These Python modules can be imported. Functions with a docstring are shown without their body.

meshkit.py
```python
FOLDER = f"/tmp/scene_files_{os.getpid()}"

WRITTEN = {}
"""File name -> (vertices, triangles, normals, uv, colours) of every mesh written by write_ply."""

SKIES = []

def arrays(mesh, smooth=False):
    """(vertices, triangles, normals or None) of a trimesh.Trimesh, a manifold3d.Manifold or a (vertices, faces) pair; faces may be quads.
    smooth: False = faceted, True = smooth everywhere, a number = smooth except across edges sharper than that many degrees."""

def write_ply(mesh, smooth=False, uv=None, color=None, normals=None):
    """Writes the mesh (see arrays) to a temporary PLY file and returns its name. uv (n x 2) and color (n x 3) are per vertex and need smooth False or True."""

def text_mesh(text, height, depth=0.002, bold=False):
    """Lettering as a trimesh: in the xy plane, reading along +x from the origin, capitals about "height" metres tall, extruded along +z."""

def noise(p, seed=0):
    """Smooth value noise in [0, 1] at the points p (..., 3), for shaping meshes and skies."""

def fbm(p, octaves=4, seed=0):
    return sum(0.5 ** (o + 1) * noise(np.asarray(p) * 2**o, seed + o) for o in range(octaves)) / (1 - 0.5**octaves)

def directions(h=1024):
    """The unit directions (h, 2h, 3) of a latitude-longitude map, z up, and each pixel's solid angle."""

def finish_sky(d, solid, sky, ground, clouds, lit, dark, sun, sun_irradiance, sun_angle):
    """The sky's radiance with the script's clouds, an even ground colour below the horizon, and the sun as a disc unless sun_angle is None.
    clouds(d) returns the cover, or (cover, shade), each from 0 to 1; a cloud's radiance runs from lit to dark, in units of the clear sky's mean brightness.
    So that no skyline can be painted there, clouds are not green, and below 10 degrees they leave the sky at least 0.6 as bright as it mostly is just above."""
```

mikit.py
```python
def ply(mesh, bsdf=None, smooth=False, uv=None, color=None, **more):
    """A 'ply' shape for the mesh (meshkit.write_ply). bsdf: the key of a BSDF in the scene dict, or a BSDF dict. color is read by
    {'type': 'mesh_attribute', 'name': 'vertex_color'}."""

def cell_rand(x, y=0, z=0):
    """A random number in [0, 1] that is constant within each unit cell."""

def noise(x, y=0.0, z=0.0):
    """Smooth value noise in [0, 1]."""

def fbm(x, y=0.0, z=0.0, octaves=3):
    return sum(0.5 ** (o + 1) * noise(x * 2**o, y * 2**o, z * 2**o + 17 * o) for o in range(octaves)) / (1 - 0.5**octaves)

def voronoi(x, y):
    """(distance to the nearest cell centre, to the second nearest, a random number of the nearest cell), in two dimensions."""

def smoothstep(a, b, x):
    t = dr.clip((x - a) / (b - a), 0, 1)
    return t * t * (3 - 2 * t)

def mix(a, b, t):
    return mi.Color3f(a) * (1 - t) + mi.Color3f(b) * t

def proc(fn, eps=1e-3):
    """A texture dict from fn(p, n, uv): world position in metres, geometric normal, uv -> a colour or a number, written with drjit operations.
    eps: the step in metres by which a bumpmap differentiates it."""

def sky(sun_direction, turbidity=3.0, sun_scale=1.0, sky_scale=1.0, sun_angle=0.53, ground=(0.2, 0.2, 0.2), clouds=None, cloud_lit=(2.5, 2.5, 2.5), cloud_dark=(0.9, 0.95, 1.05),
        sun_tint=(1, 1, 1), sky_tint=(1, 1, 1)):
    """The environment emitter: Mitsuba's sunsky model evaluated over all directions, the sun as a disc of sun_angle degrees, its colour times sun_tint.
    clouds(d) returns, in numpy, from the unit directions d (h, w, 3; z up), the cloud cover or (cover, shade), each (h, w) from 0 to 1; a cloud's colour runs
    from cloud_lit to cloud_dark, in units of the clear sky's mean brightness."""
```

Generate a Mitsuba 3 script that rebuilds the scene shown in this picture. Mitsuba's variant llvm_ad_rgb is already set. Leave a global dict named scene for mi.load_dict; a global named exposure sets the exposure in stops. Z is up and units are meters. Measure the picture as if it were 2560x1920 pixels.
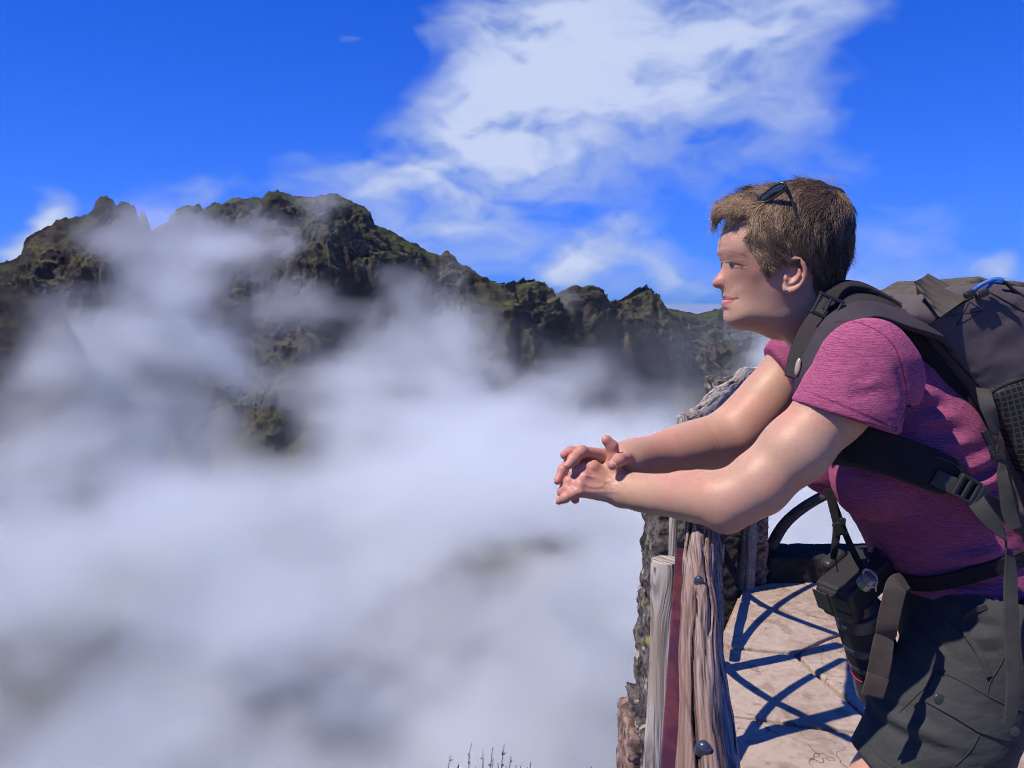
import math, random
import numpy as np
import trimesh, manifold3d, shapely
import drjit as dr
import mitsuba as mi
import mikit, meshkit
from scipy import ndimage
from scipy.interpolate import RBFInterpolator, CubicSpline, PchipInterpolator
from scipy.spatial import cKDTree

T = mi.ScalarTransform4f
scene, labels = {}, {}
scene['type'] = 'scene'

# ------------------------------------------------------------------ camera, sky, exposure
EYE = np.array([0.0, 0.0, 1.40])
PITCH = math.radians(-5.904)
FPX = 1934.0                                   # focal length in pixels of the 2560 x 1920 photograph
FWD = np.array([0.0, math.cos(PITCH), math.sin(PITCH)])
UPV = np.array([0.0, -math.sin(PITCH), math.cos(PITCH)])
RGT = np.array([1.0, 0.0, 0.0])
scene['camera'] = {'type': 'perspective', 'fov': 2 * math.degrees(math.atan(1280 / FPX)), 'fov_axis': 'x',
                   'near_clip': 0.05, 'far_clip': 20000.0,
                   'to_world': T().look_at(origin=EYE.tolist(), target=(EYE + FWD).tolist(), up=[0, 0, 1])}
exposure = 2.0


def ray(u, v):
    """world direction through photograph pixel (u, v), scaled so that its y component is 1"""
    d = FWD + RGT * ((u - 1280) / FPX) + UPV * ((960 - v) / FPX)
    return d / d[1]


def at(u, v, Y):
    """the point Y metres in front of the camera that is measured at photograph pixel (u, v)"""
    return EYE + ray(u, v) * Y


def ats(rows):
    return np.array([at(*r[:3]) for r in rows])


SUN = np.array([-0.51, -0.215, 0.82])


def ang(u, v):
    d = ray(u, v)
    return math.degrees(math.atan2(d[0], d[1])), math.degrees(math.atan2(d[2], math.hypot(d[0], d[1])))


#           u,    v,   radius az, radius el (degrees), tilt, strength
CLOUDS = [(1180, 330, 7.0, 3.6, 38, 1.00), (1010, 440, 4.0, 2.2, 30, 0.45), (1330, 150, 6.0, 5.0, 40, 1.15), (1480, 330, 6.0, 3.8, 30, 0.75),
          (1700, 120, 9.0, 4.5, 24, 0.95), (1500, 20, 9.0, 3.5, 5, 1.05), (1990, 60, 6.0, 2.6, 30, 0.62), (1850, 300, 6.0, 4.0, 40, 0.50), (2080, 360, 4.0, 3.5, 50, 0.28),
          (1480, 610, 3.6, 1.7, 22, 0.85), (1390, 680, 3.6, 1.5, 8, 0.62), (1620, 640, 3.0, 1.8, -10, 0.45), (1180, 600, 5.5, 3.0, 20, 0.50), (1050, 520, 4.5, 2.4, 10, 0.40),
          (860, 430, 5.0, 2.2, 8, 0.33), (700, 470, 5.0, 1.6, 0, 0.30), (470, 500, 2.6, 1.3, 0, 0.42), (100, 590, 1.9, 1.2, 35, 1.5), (30, 660, 2.6, 1.2, 10, 1.0),
          (868, 108, 1.0, 0.5, 10, 0.45), (1035, 112, 1.2, 0.5, 0, 0.25), (2510, 690, 2.4, 1.1, 0, 0.75), (2330, 520, 5.0, 3.2, 20, 0.20), (2200, 640, 5.0, 2.2, 0, 0.22), (1700, 720, 8.0, 1.8, 0, 0.35)]


def sky_clouds(d):
    az, el = np.degrees(np.arctan2(d[..., 0], d[..., 1])), np.degrees(np.arcsin(np.clip(d[..., 2], -1, 1)))
    warp = [(meshkit.fbm(np.stack([d[..., 0] * 9, d[..., 1] * 9, d[..., 2] * 14], -1), 4, s) - 0.5) for s in (5, 15)]
    az2, el2 = az + 7 * warp[0], el + 5 * warp[1]
    m = np.zeros(az.shape)
    for u, v, ra, re, tilt, k in CLOUDS:
        a0, e0 = ang(u, v)
        t = math.radians(tilt)
        x, y = (az2 - a0) * math.cos(t) + (el2 - e0) * math.sin(t), -(az2 - a0) * math.sin(t) + (el2 - e0) * math.cos(t)
        m += k * np.exp(-(x / ra) ** 2 - (y / re) ** 2)
    q = np.stack([d[..., 0] * 16 + 2 * warp[0], d[..., 1] * 16, d[..., 2] * 26 + 2 * warp[1]], -1)
    n = meshkit.fbm(q, 6, 3)
    # the same broken cumulus goes on round the rest of the sky
    far = np.clip((np.abs(az) - 50) / 25, 0, 1)
    m = m * (1 - far) + far * np.clip(meshkit.fbm(np.stack([d[..., 0] * 3, d[..., 1] * 3, d[..., 2] * 6], -1), 4, 9) - 0.42, 0, 1) * 4.0 * np.exp(-np.maximum(el - 8, 0) / 25)
    n2 = meshkit.fbm(q * 2.3 + 5, 5, 31)
    n = np.clip((n * .7 + n2 * .3 - .28) / .44, 0, 1)
    cover = np.clip(m * (0.28 + 1.05 * n) - 0.15, 0, None)
    cover = 1 - np.exp(-1.75 * cover)
    cover += 0.24 * np.exp(-np.maximum(el, 0) / 8)
    shade = np.clip(0.95 - 1.1 * m * n, 0, 1) * 0.9
    return np.clip(cover, 0, 0.97), shade


scene['sky'] = mikit.sky(SUN.tolist(), turbidity=2.2, clouds=sky_clouds, sky_tint=(0.095, 0.58, 1.80), sun_tint=(.98, .975, 1.03), sky_scale=0.54,
                         cloud_lit=(2.4, 2.75, 3.7), cloud_dark=(1.05, 1.55, 2.6), ground=(0.17, 0.24, 0.42))


# ------------------------------------------------------------------ helpers
def numbered(key):
    if key not in scene and key not in labels and not any(k.startswith(key + '__') for k in scene):
        return key
    n = 1
    while True:
        k = f'{key}_{n:03d}'
        if k not in scene and k not in labels and not any(q.startswith(k + '__') for q in scene):
            return k
        n += 1


def thing(name, label, cat, group=None, kind=None):
    key = numbered(name)
    labels[key] = {'label': label}
    if cat:
        labels[key]['category'] = cat
    if group:
        labels[key]['group'] = group
    if kind:
        labels[key]['kind'] = kind
    return key


def obj(name, mesh, bsdf, parent=None, smooth=30, label=None, kind=None, **kw):
    key = parent + '__' + name if parent else name
    if key in scene:
        n = 1
        while f'{key}_{n:03d}' in scene:
            n += 1
        key = f'{key}_{n:03d}'
    scene[key] = mikit.ply(mesh, bsdf, smooth, **kw)
    if label or kind:
        labels.setdefault(key, {})
        if label:
            labels[key]['label'] = label
        if kind:
            labels[key]['kind'] = kind
    return key


def whole(key, mesh, bsdf, smooth=30, **kw):
    """a thing that is one mesh"""
    scene[key] = mikit.ply(mesh, bsdf, smooth, **kw)
    return key


def unit(v):
    v = np.asarray(v, float)
    return v / np.maximum(np.linalg.norm(v, axis=-1, keepdims=True), 1e-12)


def sstep(a, b, x):
    t = np.clip((x - a) / (b - a), 0, 1)
    return t * t * (3 - 2 * t)


def resample(pts, n, closed=False):
    """n points evenly along a smooth curve through pts"""
    pts = np.asarray(pts, float)
    if closed:
        pts = np.vstack([pts, pts[:1]])
    d = np.r_[0, np.cumsum(np.linalg.norm(np.diff(pts, axis=0), axis=1) ** 0.5 + 1e-9)]
    cs = CubicSpline(d, pts, bc_type='periodic' if closed else 'natural')
    q = cs(np.linspace(0, d[-1], max(8 * n, 200)))
    s = np.r_[0, np.cumsum(np.linalg.norm(np.diff(q, axis=0), axis=1))]
    w = np.linspace(0, s[-1], n + 1)[:-1] if closed else np.linspace(0, s[-1], n)
    return np.stack([np.interp(w, s, q[:, k]) for k in range(q.shape[1])], 1)


def grid_faces(n, m, wrap=False):
    """quads of an n x m grid of vertices (row major)"""
    i, j = np.meshgrid(np.arange(n - 1), np.arange(m if wrap else m - 1), indexing='ij')
    j2 = (j + 1) % m
    return np.stack([i * m + j, (i + 1) * m + j, (i + 1) * m + j2, i * m + j2], -1).reshape(-1, 4)


def quads_to_tris(q):
    return np.vstack([q[:, [0, 1, 2]], q[:, [0, 2, 3]]])


def frames(p, hint=(0, 0, 1)):
    """tangent, side, up along a polyline, twisting as little as possible"""
    t = unit(np.gradient(p, axis=0))
    a = np.zeros_like(t)
    h = np.asarray(hint, float)
    v = h - t[0] * (h @ t[0])
    if np.linalg.norm(v) < 1e-3:
        v = np.array([1.0, 0, 0]) - t[0] * t[0][0]
    a[0] = unit(v)
    for i in range(1, len(p)):
        v = a[i - 1] - t[i] * (a[i - 1] @ t[i])
        a[i] = unit(v)
    return t, np.cross(a, t), a


def tube(pts, rad, sides=12, n=None, hint=(0, 0, 1), caps=True, squash=1.0):
    """a round or flattened tube along a curve"""
    pts = np.asarray(pts, float)
    rad = np.broadcast_to(np.asarray(rad, float), (len(pts),))
    if n:
        q = resample(np.c_[pts, rad], n)
        pts, rad = q[:, :3], q[:, 3]
    t, s, u = frames(pts, hint)
    ph = np.arange(sides) * 2 * np.pi / sides
    v = pts[:, None] + rad[:, None, None] * (np.cos(ph)[None, :, None] * s[:, None] + squash * np.sin(ph)[None, :, None] * u[:, None])
    f = quads_to_tris(grid_faces(len(pts), sides, True)[:, ::-1])
    v = v.reshape(-1, 3)
    if caps:
        k = len(v)
        v = np.vstack([v, pts[:1], pts[-1:]])
        j = np.arange(sides)
        j2 = (j + 1) % sides
        e = (len(pts) - 1) * sides
        f = np.vstack([f, np.stack([j * 0 + k, j, j2], 1)[:, ::-1], np.stack([j * 0 + k + 1, e + j, e + j2], 1)])
    m = trimesh.Trimesh(v, f, process=False)
    if m.volume < 0:
        m.invert()
    return m


def ribbon(pts, width, thick, normals=None, n=60, side=None, round_edges=True):
    """a webbing strap: a flat band along a curve; normals: outward direction at each control point (or one for all)"""
    pts = np.asarray(pts, float)
    nn = np.broadcast_to(np.asarray(normals if normals is not None else (0, -1, 0), float), pts.shape)
    w = np.broadcast_to(np.asarray(width, float), (len(pts),))
    q = resample(np.c_[pts, nn, w], n)
    p, nn, w = q[:, :3], q[:, 3:6], q[:, 6]
    t = unit(np.gradient(p, axis=0))
    nn = unit(nn - t * (nn * t).sum(1, keepdims=True))
    s = np.cross(t, nn)
    prof = [(-0.5, -0.3), (-0.5, 0.3), (-0.47, 0.5), (0, 0.55), (0.47, 0.5), (0.5, 0.3), (0.5, -0.3), (0.47, -0.5), (0, -0.5), (-0.47, -0.5)]
    v = np.stack([p + s * (w[:, None] * a) + nn * (thick * b) for a, b in prof], 1)
    k = len(prof)
    f = grid_faces(n, k, True)
    v = v.reshape(-1, 3)
    f = quads_to_tris(f)
    j = np.arange(1, k - 1)
    e = (n - 1) * k
    f = np.vstack([f, np.stack([j * 0, j, j + 1], 1), np.stack([j * 0 + e, e + j + 1, e + j], 1)])
    m = trimesh.Trimesh(v, f, process=False)
    if m.volume < 0:
        m.invert()
    return m


def box(size, centre=(0, 0, 0), r=0.0, R=None):
    """a box with rounded edges (hull of spheres)"""
    sx, sy, sz = np.asarray(size, float) / 2
    if r <= 0:
        m = trimesh.creation.box(extents=size)
    else:
        s = trimesh.creation.icosphere(2, radius=r).vertices
        pts = np.vstack([s + np.array([a * (sx - r), b * (sy - r), c * (sz - r)]) for a in (-1, 1) for b in (-1, 1) for c in (-1, 1)])
        m = trimesh.convex.convex_hull(pts)
    v = np.array(m.vertices)
    if R is not None:
        v = v @ np.asarray(R).T
    return trimesh.Trimesh(v + np.asarray(centre), m.faces, process=False)


def lathe(rz, origin, axis, sides=64, hint=(0, 0, 1)):
    """revolve the profile rows (radius, distance along axis)"""
    rz = np.asarray(rz, float)
    a = unit(axis)
    h = np.asarray(hint, float)
    s = unit(np.cross(h, a)) if np.linalg.norm(np.cross(h, a)) > 1e-3 else np.array([1.0, 0, 0])
    u = np.cross(a, s)
    ph = np.arange(sides) * 2 * np.pi / sides
    v = np.asarray(origin) + rz[:, 1][:, None, None] * a + rz[:, 0][:, None, None] * (np.cos(ph)[None, :, None] * s + np.sin(ph)[None, :, None] * u)
    m = trimesh.Trimesh(v.reshape(-1, 3), quads_to_tris(grid_faces(len(rz), sides, True)), process=False)
    return m


def join(ms):
    return trimesh.util.concatenate([m if isinstance(m, trimesh.Trimesh) else trimesh.Trimesh(m[0], m[1], process=False) for m in ms])


def surface_nets(f, lo, hi, h, coarse=6, band=None):
    """mesh of f(p) = 0 (negative inside) on a lattice of step h: f is only evaluated near the surface, found on a coarse lattice.
    f must be close to a distance (|gradient| about 1)."""
    lo, hi = np.asarray(lo, float), np.asarray(hi, float)
    nc = np.ceil((hi - lo) / (h * coarse)).astype(int) + 1
    ax = [lo[k] + np.arange(nc[k]) * h * coarse for k in range(3)]
    P = np.stack(np.meshgrid(*ax, indexing='ij'), -1).reshape(-1, 3)
    C = f(P).reshape(nc)
    n = (nc - 1) * coarse + 1
    F = ndimage.zoom(C.astype(np.float32), n / nc, order=1, grid_mode=False, mode='nearest')
    b = band or 2.2 * h * coarse
    near = np.abs(F) < b
    idx = np.argwhere(near)
    for s in range(0, len(idx), 400000):
        i = idx[s:s + 400000]
        F[i[:, 0], i[:, 1], i[:, 2]] = f(lo + i * h)
    neg = F < 0
    # cells that straddle the surface
    c = np.zeros(n - 1, np.uint8)
    for a in (0, 1):
        for bb in (0, 1):
            for d in (0, 1):
                c += neg[a:n[0] - 1 + a, bb:n[1] - 1 + bb, d:n[2] - 1 + d]
    cell = np.argwhere((c > 0) & (c < 8))
    num = -np.ones(n - 1, np.int64)
    num[tuple(cell.T)] = np.arange(len(cell))
    acc, cnt = np.zeros((len(cell), 3)), np.zeros((len(cell), 1))
    for a in range(3):
        e = np.eye(3, dtype=int)[a]
        o = [k for k in range(3) if k != a]
        for p in (0, 1):
            for q in (0, 1):
                c0 = cell.copy()
                c0[:, o[0]] += p
                c0[:, o[1]] += q
                c1 = c0 + e
                f0, f1 = F[tuple(c0.T)], F[tuple(c1.T)]
                m = (f0 < 0) != (f1 < 0)
                t = f0[m] / (f0[m] - f1[m])
                acc[m] += c0[m] + t[:, None] * e
                cnt[m] += 1
    v = lo + h * acc / np.maximum(cnt, 1)
    faces = []
    for a in range(3):
        o = [(a + 1) % 3, (a + 2) % 3]
        sl0, sl1 = [slice(1, n[k] - 1) for k in range(3)], [slice(1, n[k] - 1) for k in range(3)]
        sl0[a], sl1[a] = slice(0, n[a] - 1), slice(1, n[a])
        x = neg[tuple(sl0)] != neg[tuple(sl1)]
        e = np.argwhere(x)
        for k in o:
            e[:, k] += 1
        inside = neg[tuple(e.T)]
        q = []
        for p0, p1 in ((0, 0), (1, 0), (1, 1), (0, 1)):
            g = e.copy()
            g[:, o[0]] -= p0
            g[:, o[1]] -= p1
            q.append(num[tuple(g.T)])
        q = np.stack(q, 1)
        q = np.where(inside[:, None], q[:, ::-1][:, [3, 0, 1, 2]][:, ::-1], q[:, ::-1])
        faces.append(q)
    q = np.vstack(faces)
    q = q[(q >= 0).all(1)]
    m = trimesh.Trimesh(v, quads_to_tris(q), process=False)
    if m.volume < 0:
        m.invert()
    return m


def smin(a, b, k):
    h = np.maximum(k - np.abs(a - b), 0) / k
    return np.minimum(a, b) - h * h * k * 0.25


def smax(a, b, k):
    return -smin(-a, -b, k)


def cone(p, a, b, ra, rb):
    """distance to a capsule whose radius goes from ra to rb"""
    a, b = np.asarray(a, float), np.asarray(b, float)
    ab = b - a
    L = ab @ ab
    t = np.clip((p - a) @ ab / L, 0, 1)
    return np.linalg.norm(p - a - t[:, None] * ab, axis=1) - (ra + (rb - ra) * t)


def ellipsoid(p, c, r, R=None):
    q = p - np.asarray(c)
    if R is not None:
        q = q @ np.asarray(R)
    r = np.asarray(r, float)
    k0 = np.linalg.norm(q / r, axis=1)
    k1 = np.linalg.norm(q / (r * r), axis=1)
    return np.where(k1 > 1e-9, k0 * (k0 - 1) / np.maximum(k1, 1e-9), -r.min())


def axes(x, z=(0, 0, 1)):
    """rotation whose columns are x, y, z with x along the given direction"""
    x = unit(x)
    z = np.asarray(z, float)
    y = unit(np.cross(z, x))
    return np.stack([x, y, np.cross(x, y)], 1)


def ridged(p, o, seed):
    out, amp = 0, 1.0
    for k in range(o):
        out = out + amp * (1 - np.abs(2 * meshkit.noise(p * 2 ** k, seed + k) - 1)) ** 2
        amp *= 0.5
    return out / 1.9


def bsdf(key, d):
    scene[key] = d
    return key


def rgb(*c):
    return {'type': 'rgb', 'value': list(map(float, c))}


def principled(key, colour, rough=0.6, spec=0.5, bump=None, eps=2e-3, **kw):
    d = {'type': 'principled', 'base_color': mikit.proc(colour) if callable(colour) else (rgb(*colour) if isinstance(colour, (tuple, list)) else colour),
         'roughness': mikit.proc(rough) if callable(rough) else float(rough), 'specular': float(spec), **kw}
    if bump is not None:
        d = {'type': 'bumpmap', 'arbitrary': mikit.proc(bump, eps), 'scale': 1.0, 'bsdf': d}
    return bsdf(key, {'type': 'twosided', 'bsdf': d})


N, FBM, MIX, SS = mikit.noise, mikit.fbm, mikit.mix, mikit.smoothstep
# ------------------------------------------------------------------ mountains
def mountain_colour(p, n, uv):
    up = dr.abs(n.z) + 0.25 * (FBM(p.x * .06, p.y * .06, p.z * .06, 3) - .5)
    big = FBM(p.x * .015, p.y * .015, p.z * .015, 3)
    mid = FBM(p.x * .12, p.y * .12, p.z * .12, 4)
    fine = FBM(p.x * .5, p.y * .5, p.z * .5, 3)
    rock = MIX((.010, .010, .013), (.055, .049, .046), SS(.3, .7, mid * .6 + fine * .4))
    rock = MIX(rock, mi.Color3f(.095, .055, .038), SS(.60, .72, big) * SS(.45, .6, mid) * .8)
    veg = MIX((.007, .016, .006), (.046, .070, .018), SS(.25, .75, fine * .55 + mid * .45))
    veg = MIX(veg, mi.Color3f(.080, .070, .036), SS(.56, .7, N(p.x * .05 + 9, p.y * .05, p.z * .05)) * .6)
    c = MIX(rock, veg, SS(.46, .64, up + .75 * (mid - .5)))
    return MIX(c, mi.Color3f(.055, .055, .04), SS(-60, -120, p.z))


principled('mountain_rock', mountain_colour, 0.95, 0.15)


def ridge_mesh(rows, ns, nt, length, back, seed, amp, steep=1.1, belly=0.0, spur=None):
    """a mountain side: rows (u, v, Y) of its crest; the side runs down from the crest towards the viewer, the far side drops steeply"""
    crest = ats(rows)
    s = np.r_[0, np.cumsum(np.hypot(np.diff(crest[:, 0]), np.diff(crest[:, 2])))]
    w = np.linspace(0, s[-1], ns)
    c = np.stack([np.interp(w, s, crest[:, k]) for k in range(3)], 1)
    t = np.r_[-np.linspace(1, .08, 8), np.linspace(0, 1, nt) ** 1.25]
    ca = np.stack([ndimage.gaussian_filter1d(c[:, k], ns * .03, mode='nearest') for k in range(3)], 1)
    tan = unit(np.gradient(ca, axis=0) * [1, 1, 0])
    front = np.stack([tan[:, 1], -tan[:, 0], 0 * tan[:, 0]], 1)
    front *= np.sign(-front[:, 1:2] + 1e-9)
    front = unit(np.stack([ndimage.gaussian_filter1d(front[:, k], ns * .03, mode='nearest') for k in range(3)], 1) + [0, -.6, 0])
    f, b = np.clip(t, 0, None), np.clip(-t, 0, None)
    drop = length * (steep * f + .10 * np.sin(f * 9) * f) + back * 1.5 * b
    P = c[:, None] + front[:, None] * (length * f - back * b)[None, :, None]
    P[..., 2] -= drop[None]
    deep = sstep(-60, -120, P[..., 2])                        # deep in the cloud the sides run out into plain scree
    fade = np.clip(np.abs(t) * length / 14, 0, 1)[None] * (1 - .0 * f)
    q = P.copy()
    side = P @ np.array([1.0, .2, 0])
    wp = (np.stack([meshkit.fbm(P / 70, 3, seed + k) for k in (31, 32, 33)], -1) - .5)
    W = P + 46 * wp
    sharp = lambda q, o, sd: sum(.52 ** k * (1 - np.abs(2 * meshkit.noise(q * 2.03 ** k, sd + k) - 1)) for k in range(o)) / sum(.52 ** k for k in range(o)) - .62
    gully = sharp(W / np.array([62.0, 90.0, 190.0]), 4, seed)             # buttresses and gullies running down the face
    crag = sharp(W / np.array([19.0, 22.0, 34.0]), 5, seed + 50)
    blocks = sharp((P + 14 * wp) / np.array([6.5, 7.0, 8.5]), 3, seed + 60)
    zz = P[..., 2] / 11.0 + 1.5 * meshkit.fbm(P / 75, 3, seed + 90) * 2
    led = (zz - np.floor(zz)) ** 2.5 - .3                                  # ledges of the lava beds
    out = amp * (1.25 * gully * np.clip(f * length / 50, .12, 1)[None] + .62 * crag + .17 * blocks + .10 * led)
    if spur is not None:
        out = out + spur(P)
    nrm = unit(front + [0, 0, .75])
    q = P + nrm[:, None] * (out * fade * (1 - .93 * deep))[..., None]
    q[:, 7:10] += np.array([0, 0, 1]) * (3.0 * (meshkit.fbm(P[:, 8] / 4, 4, seed + 7) - .5) + 5.0 * sharp(P[:, 8] / 10, 3, seed + 9) + 3.0 * sharp(P[:, 8] / 26, 2, seed + 8))[:, None, None]
    return trimesh.Trimesh(q.reshape(-1, 3), quads_to_tris(grid_faces(ns, len(t))), process=False)


Z8 = lambda rows, Y: [(x / 1.728, 440 + y / 1.728, Y if np.isscalar(Y) else Y[i]) for i, (x, y) in enumerate(rows)]
left_peak = Z8([(-420, 560), (-200, 470), (0, 382), (60, 370), (95, 355), (104, 300), (118, 280), (160, 250), (205, 225), (250, 187), (300, 185), (350, 182), (400, 152), (414, 110), (430, 92), (455, 88), (490, 115), (508, 130),
                (520, 122), (545, 124), (582, 142), (590, 170), (594, 202), (602, 200), (609, 160), (618, 155), (630, 172), (640, 205), (650, 236), (664, 300), (684, 400), (704, 560), (722, 800), (740, 1100)], 430)
scene['left_peak'] = mikit.ply(ridge_mesh(left_peak, 620, 330, 160, 60, 11, 24, 2.1), 'mountain_rock', True)
main = Z8([(560, 330), (640, 250), (690, 215), (740, 190), (760, 152), (800, 130), (860, 128), (880, 150), (940, 116), (960, 120), (1000, 96), (1030, 90), (1070, 105), (1095, 88), (1130, 100), (1150, 76), (1200, 65), (1240, 80), (1280, 96),
           (1320, 98), (1380, 92), (1430, 80), (1480, 88), (1540, 120), (1580, 145), (1600, 162), (1620, 210), (1680, 237), (1760, 282), (1840, 322), (1900, 342), (1920, 330), (1935, 328), (1960, 346), (1980, 372), (2060, 422), (2130, 460)], 760)
Z6 = lambda rows, Y: [(1200 + x / 3.403, 640 + y / 3.403, Y + i * 9) for i, (x, y) in enumerate(rows)]
main += Z6([(130, 240), (180, 252), (260, 258), (290, 250), (325, 230), (350, 222), (378, 222), (395, 245), (402, 305), (440, 320), (500, 352), (560, 355), (610, 390), (650, 386), (750, 405), (850, 412), (866, 404), (880, 396), (895, 408), (920, 420), (1000, 440),
            (1090, 442), (1150, 420), (1200, 385), (1270, 342), (1300, 326), (1330, 320), (1400, 325), (1440, 342), (1470, 376), (1540, 430), (1610, 444), (1680, 462), (1760, 482), (1840, 500), (1900, 486), (1980, 466), (2060, 440), (2200, 455), (2500, 520), (2900, 700), (3400, 900)], 770)


def main_spurs(P):
    """the green shoulder in the middle and the rib below the small summit stand forward of the main face"""
    out = 0
    for (u, v, Y, rx, rz, h) in ((870, 760, 690, 60, 34, 48), (880, 655, 720, 26, 16, 26), (1440, 800, 800, 30, 60, 42), (1610, 830, 830, 45, 60, 40), (1290, 800, 800, 40, 40, 26)):
        c = at(u, v, Y)
        out = out + h * np.exp(-((P[..., 0] - c[0]) / rx) ** 2 - ((P[..., 2] - c[2]) / rz) ** 2)
    return out


scene['main_ridge'] = mikit.ply(ridge_mesh(main, 1150, 330, 430, 90, 23, 34, 0.95, spur=main_spurs), 'mountain_rock', True)
low_left = [(-260, 800, 300), (-120, 770, 300), (-40, 735, 300), (20, 712, 300), (60, 716, 300), (100, 742, 298), (140, 760, 296), (158, 790, 294), (166, 830, 292), (200, 860, 290), (240, 950, 290), (300, 1080, 290)]
scene['lower_crag'] = mikit.ply(ridge_mesh(low_left, 300, 260, 27, 50, 41, 26, 9.0), 'mountain_rock', True)
# the valley slope: one sheet falling away below the terrace and on to the foot of the far ridges and the horizon
gx, gy = np.concatenate([-np.geomspace(9000, 1100, 14), np.linspace(-1000, 1100, 190), np.geomspace(1200, 9000, 14)]), np.concatenate([np.linspace(-60, -8, 10), np.geomspace(5.2, 1400, 150), np.geomspace(1600, 12000, 14)])
GX, GY = np.meshgrid(gx, gy, indexing='ij')
D = np.hypot(np.clip(np.abs(GX) * .35 - 10, 0, None), np.clip(GY - 5, 0, None))
GZ = -2.5 - 1.5 * np.minimum(D, 110) - .75 * np.clip(D - 110, 0, 130) - 0.05 * np.clip(GY, 0, 900) - 6 * sstep(0, 3, D)
GZ = GZ + (meshkit.fbm(np.stack([GX / 90, GY / 90, GX * 0], -1), 2, 77) - .5) * 12 * sstep(20, 120, D) - 900 * sstep(1500, 4000, np.hypot(GX, GY))
scene['valley_terrain'] = mikit.ply(trimesh.Trimesh(np.stack([GX, GY, GZ], -1).reshape(-1, 3), quads_to_tris(grid_faces(len(gx), len(gy))), process=False), 'mountain_rock', True)
for k, l in (('left_peak', 'craggy peak with rock pinnacles rising at the left edge above the fog'), ('main_ridge', 'long dark volcanic ridge with green ledges crossing the middle behind the fog'),
             ('lower_crag', 'lower rock spur below the left peak, its foot in fog'), ('valley_terrain', 'steep scrubby valley side falling away below the terrace')):
    labels[k] = {'label': l, 'kind': 'structure'}


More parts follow.
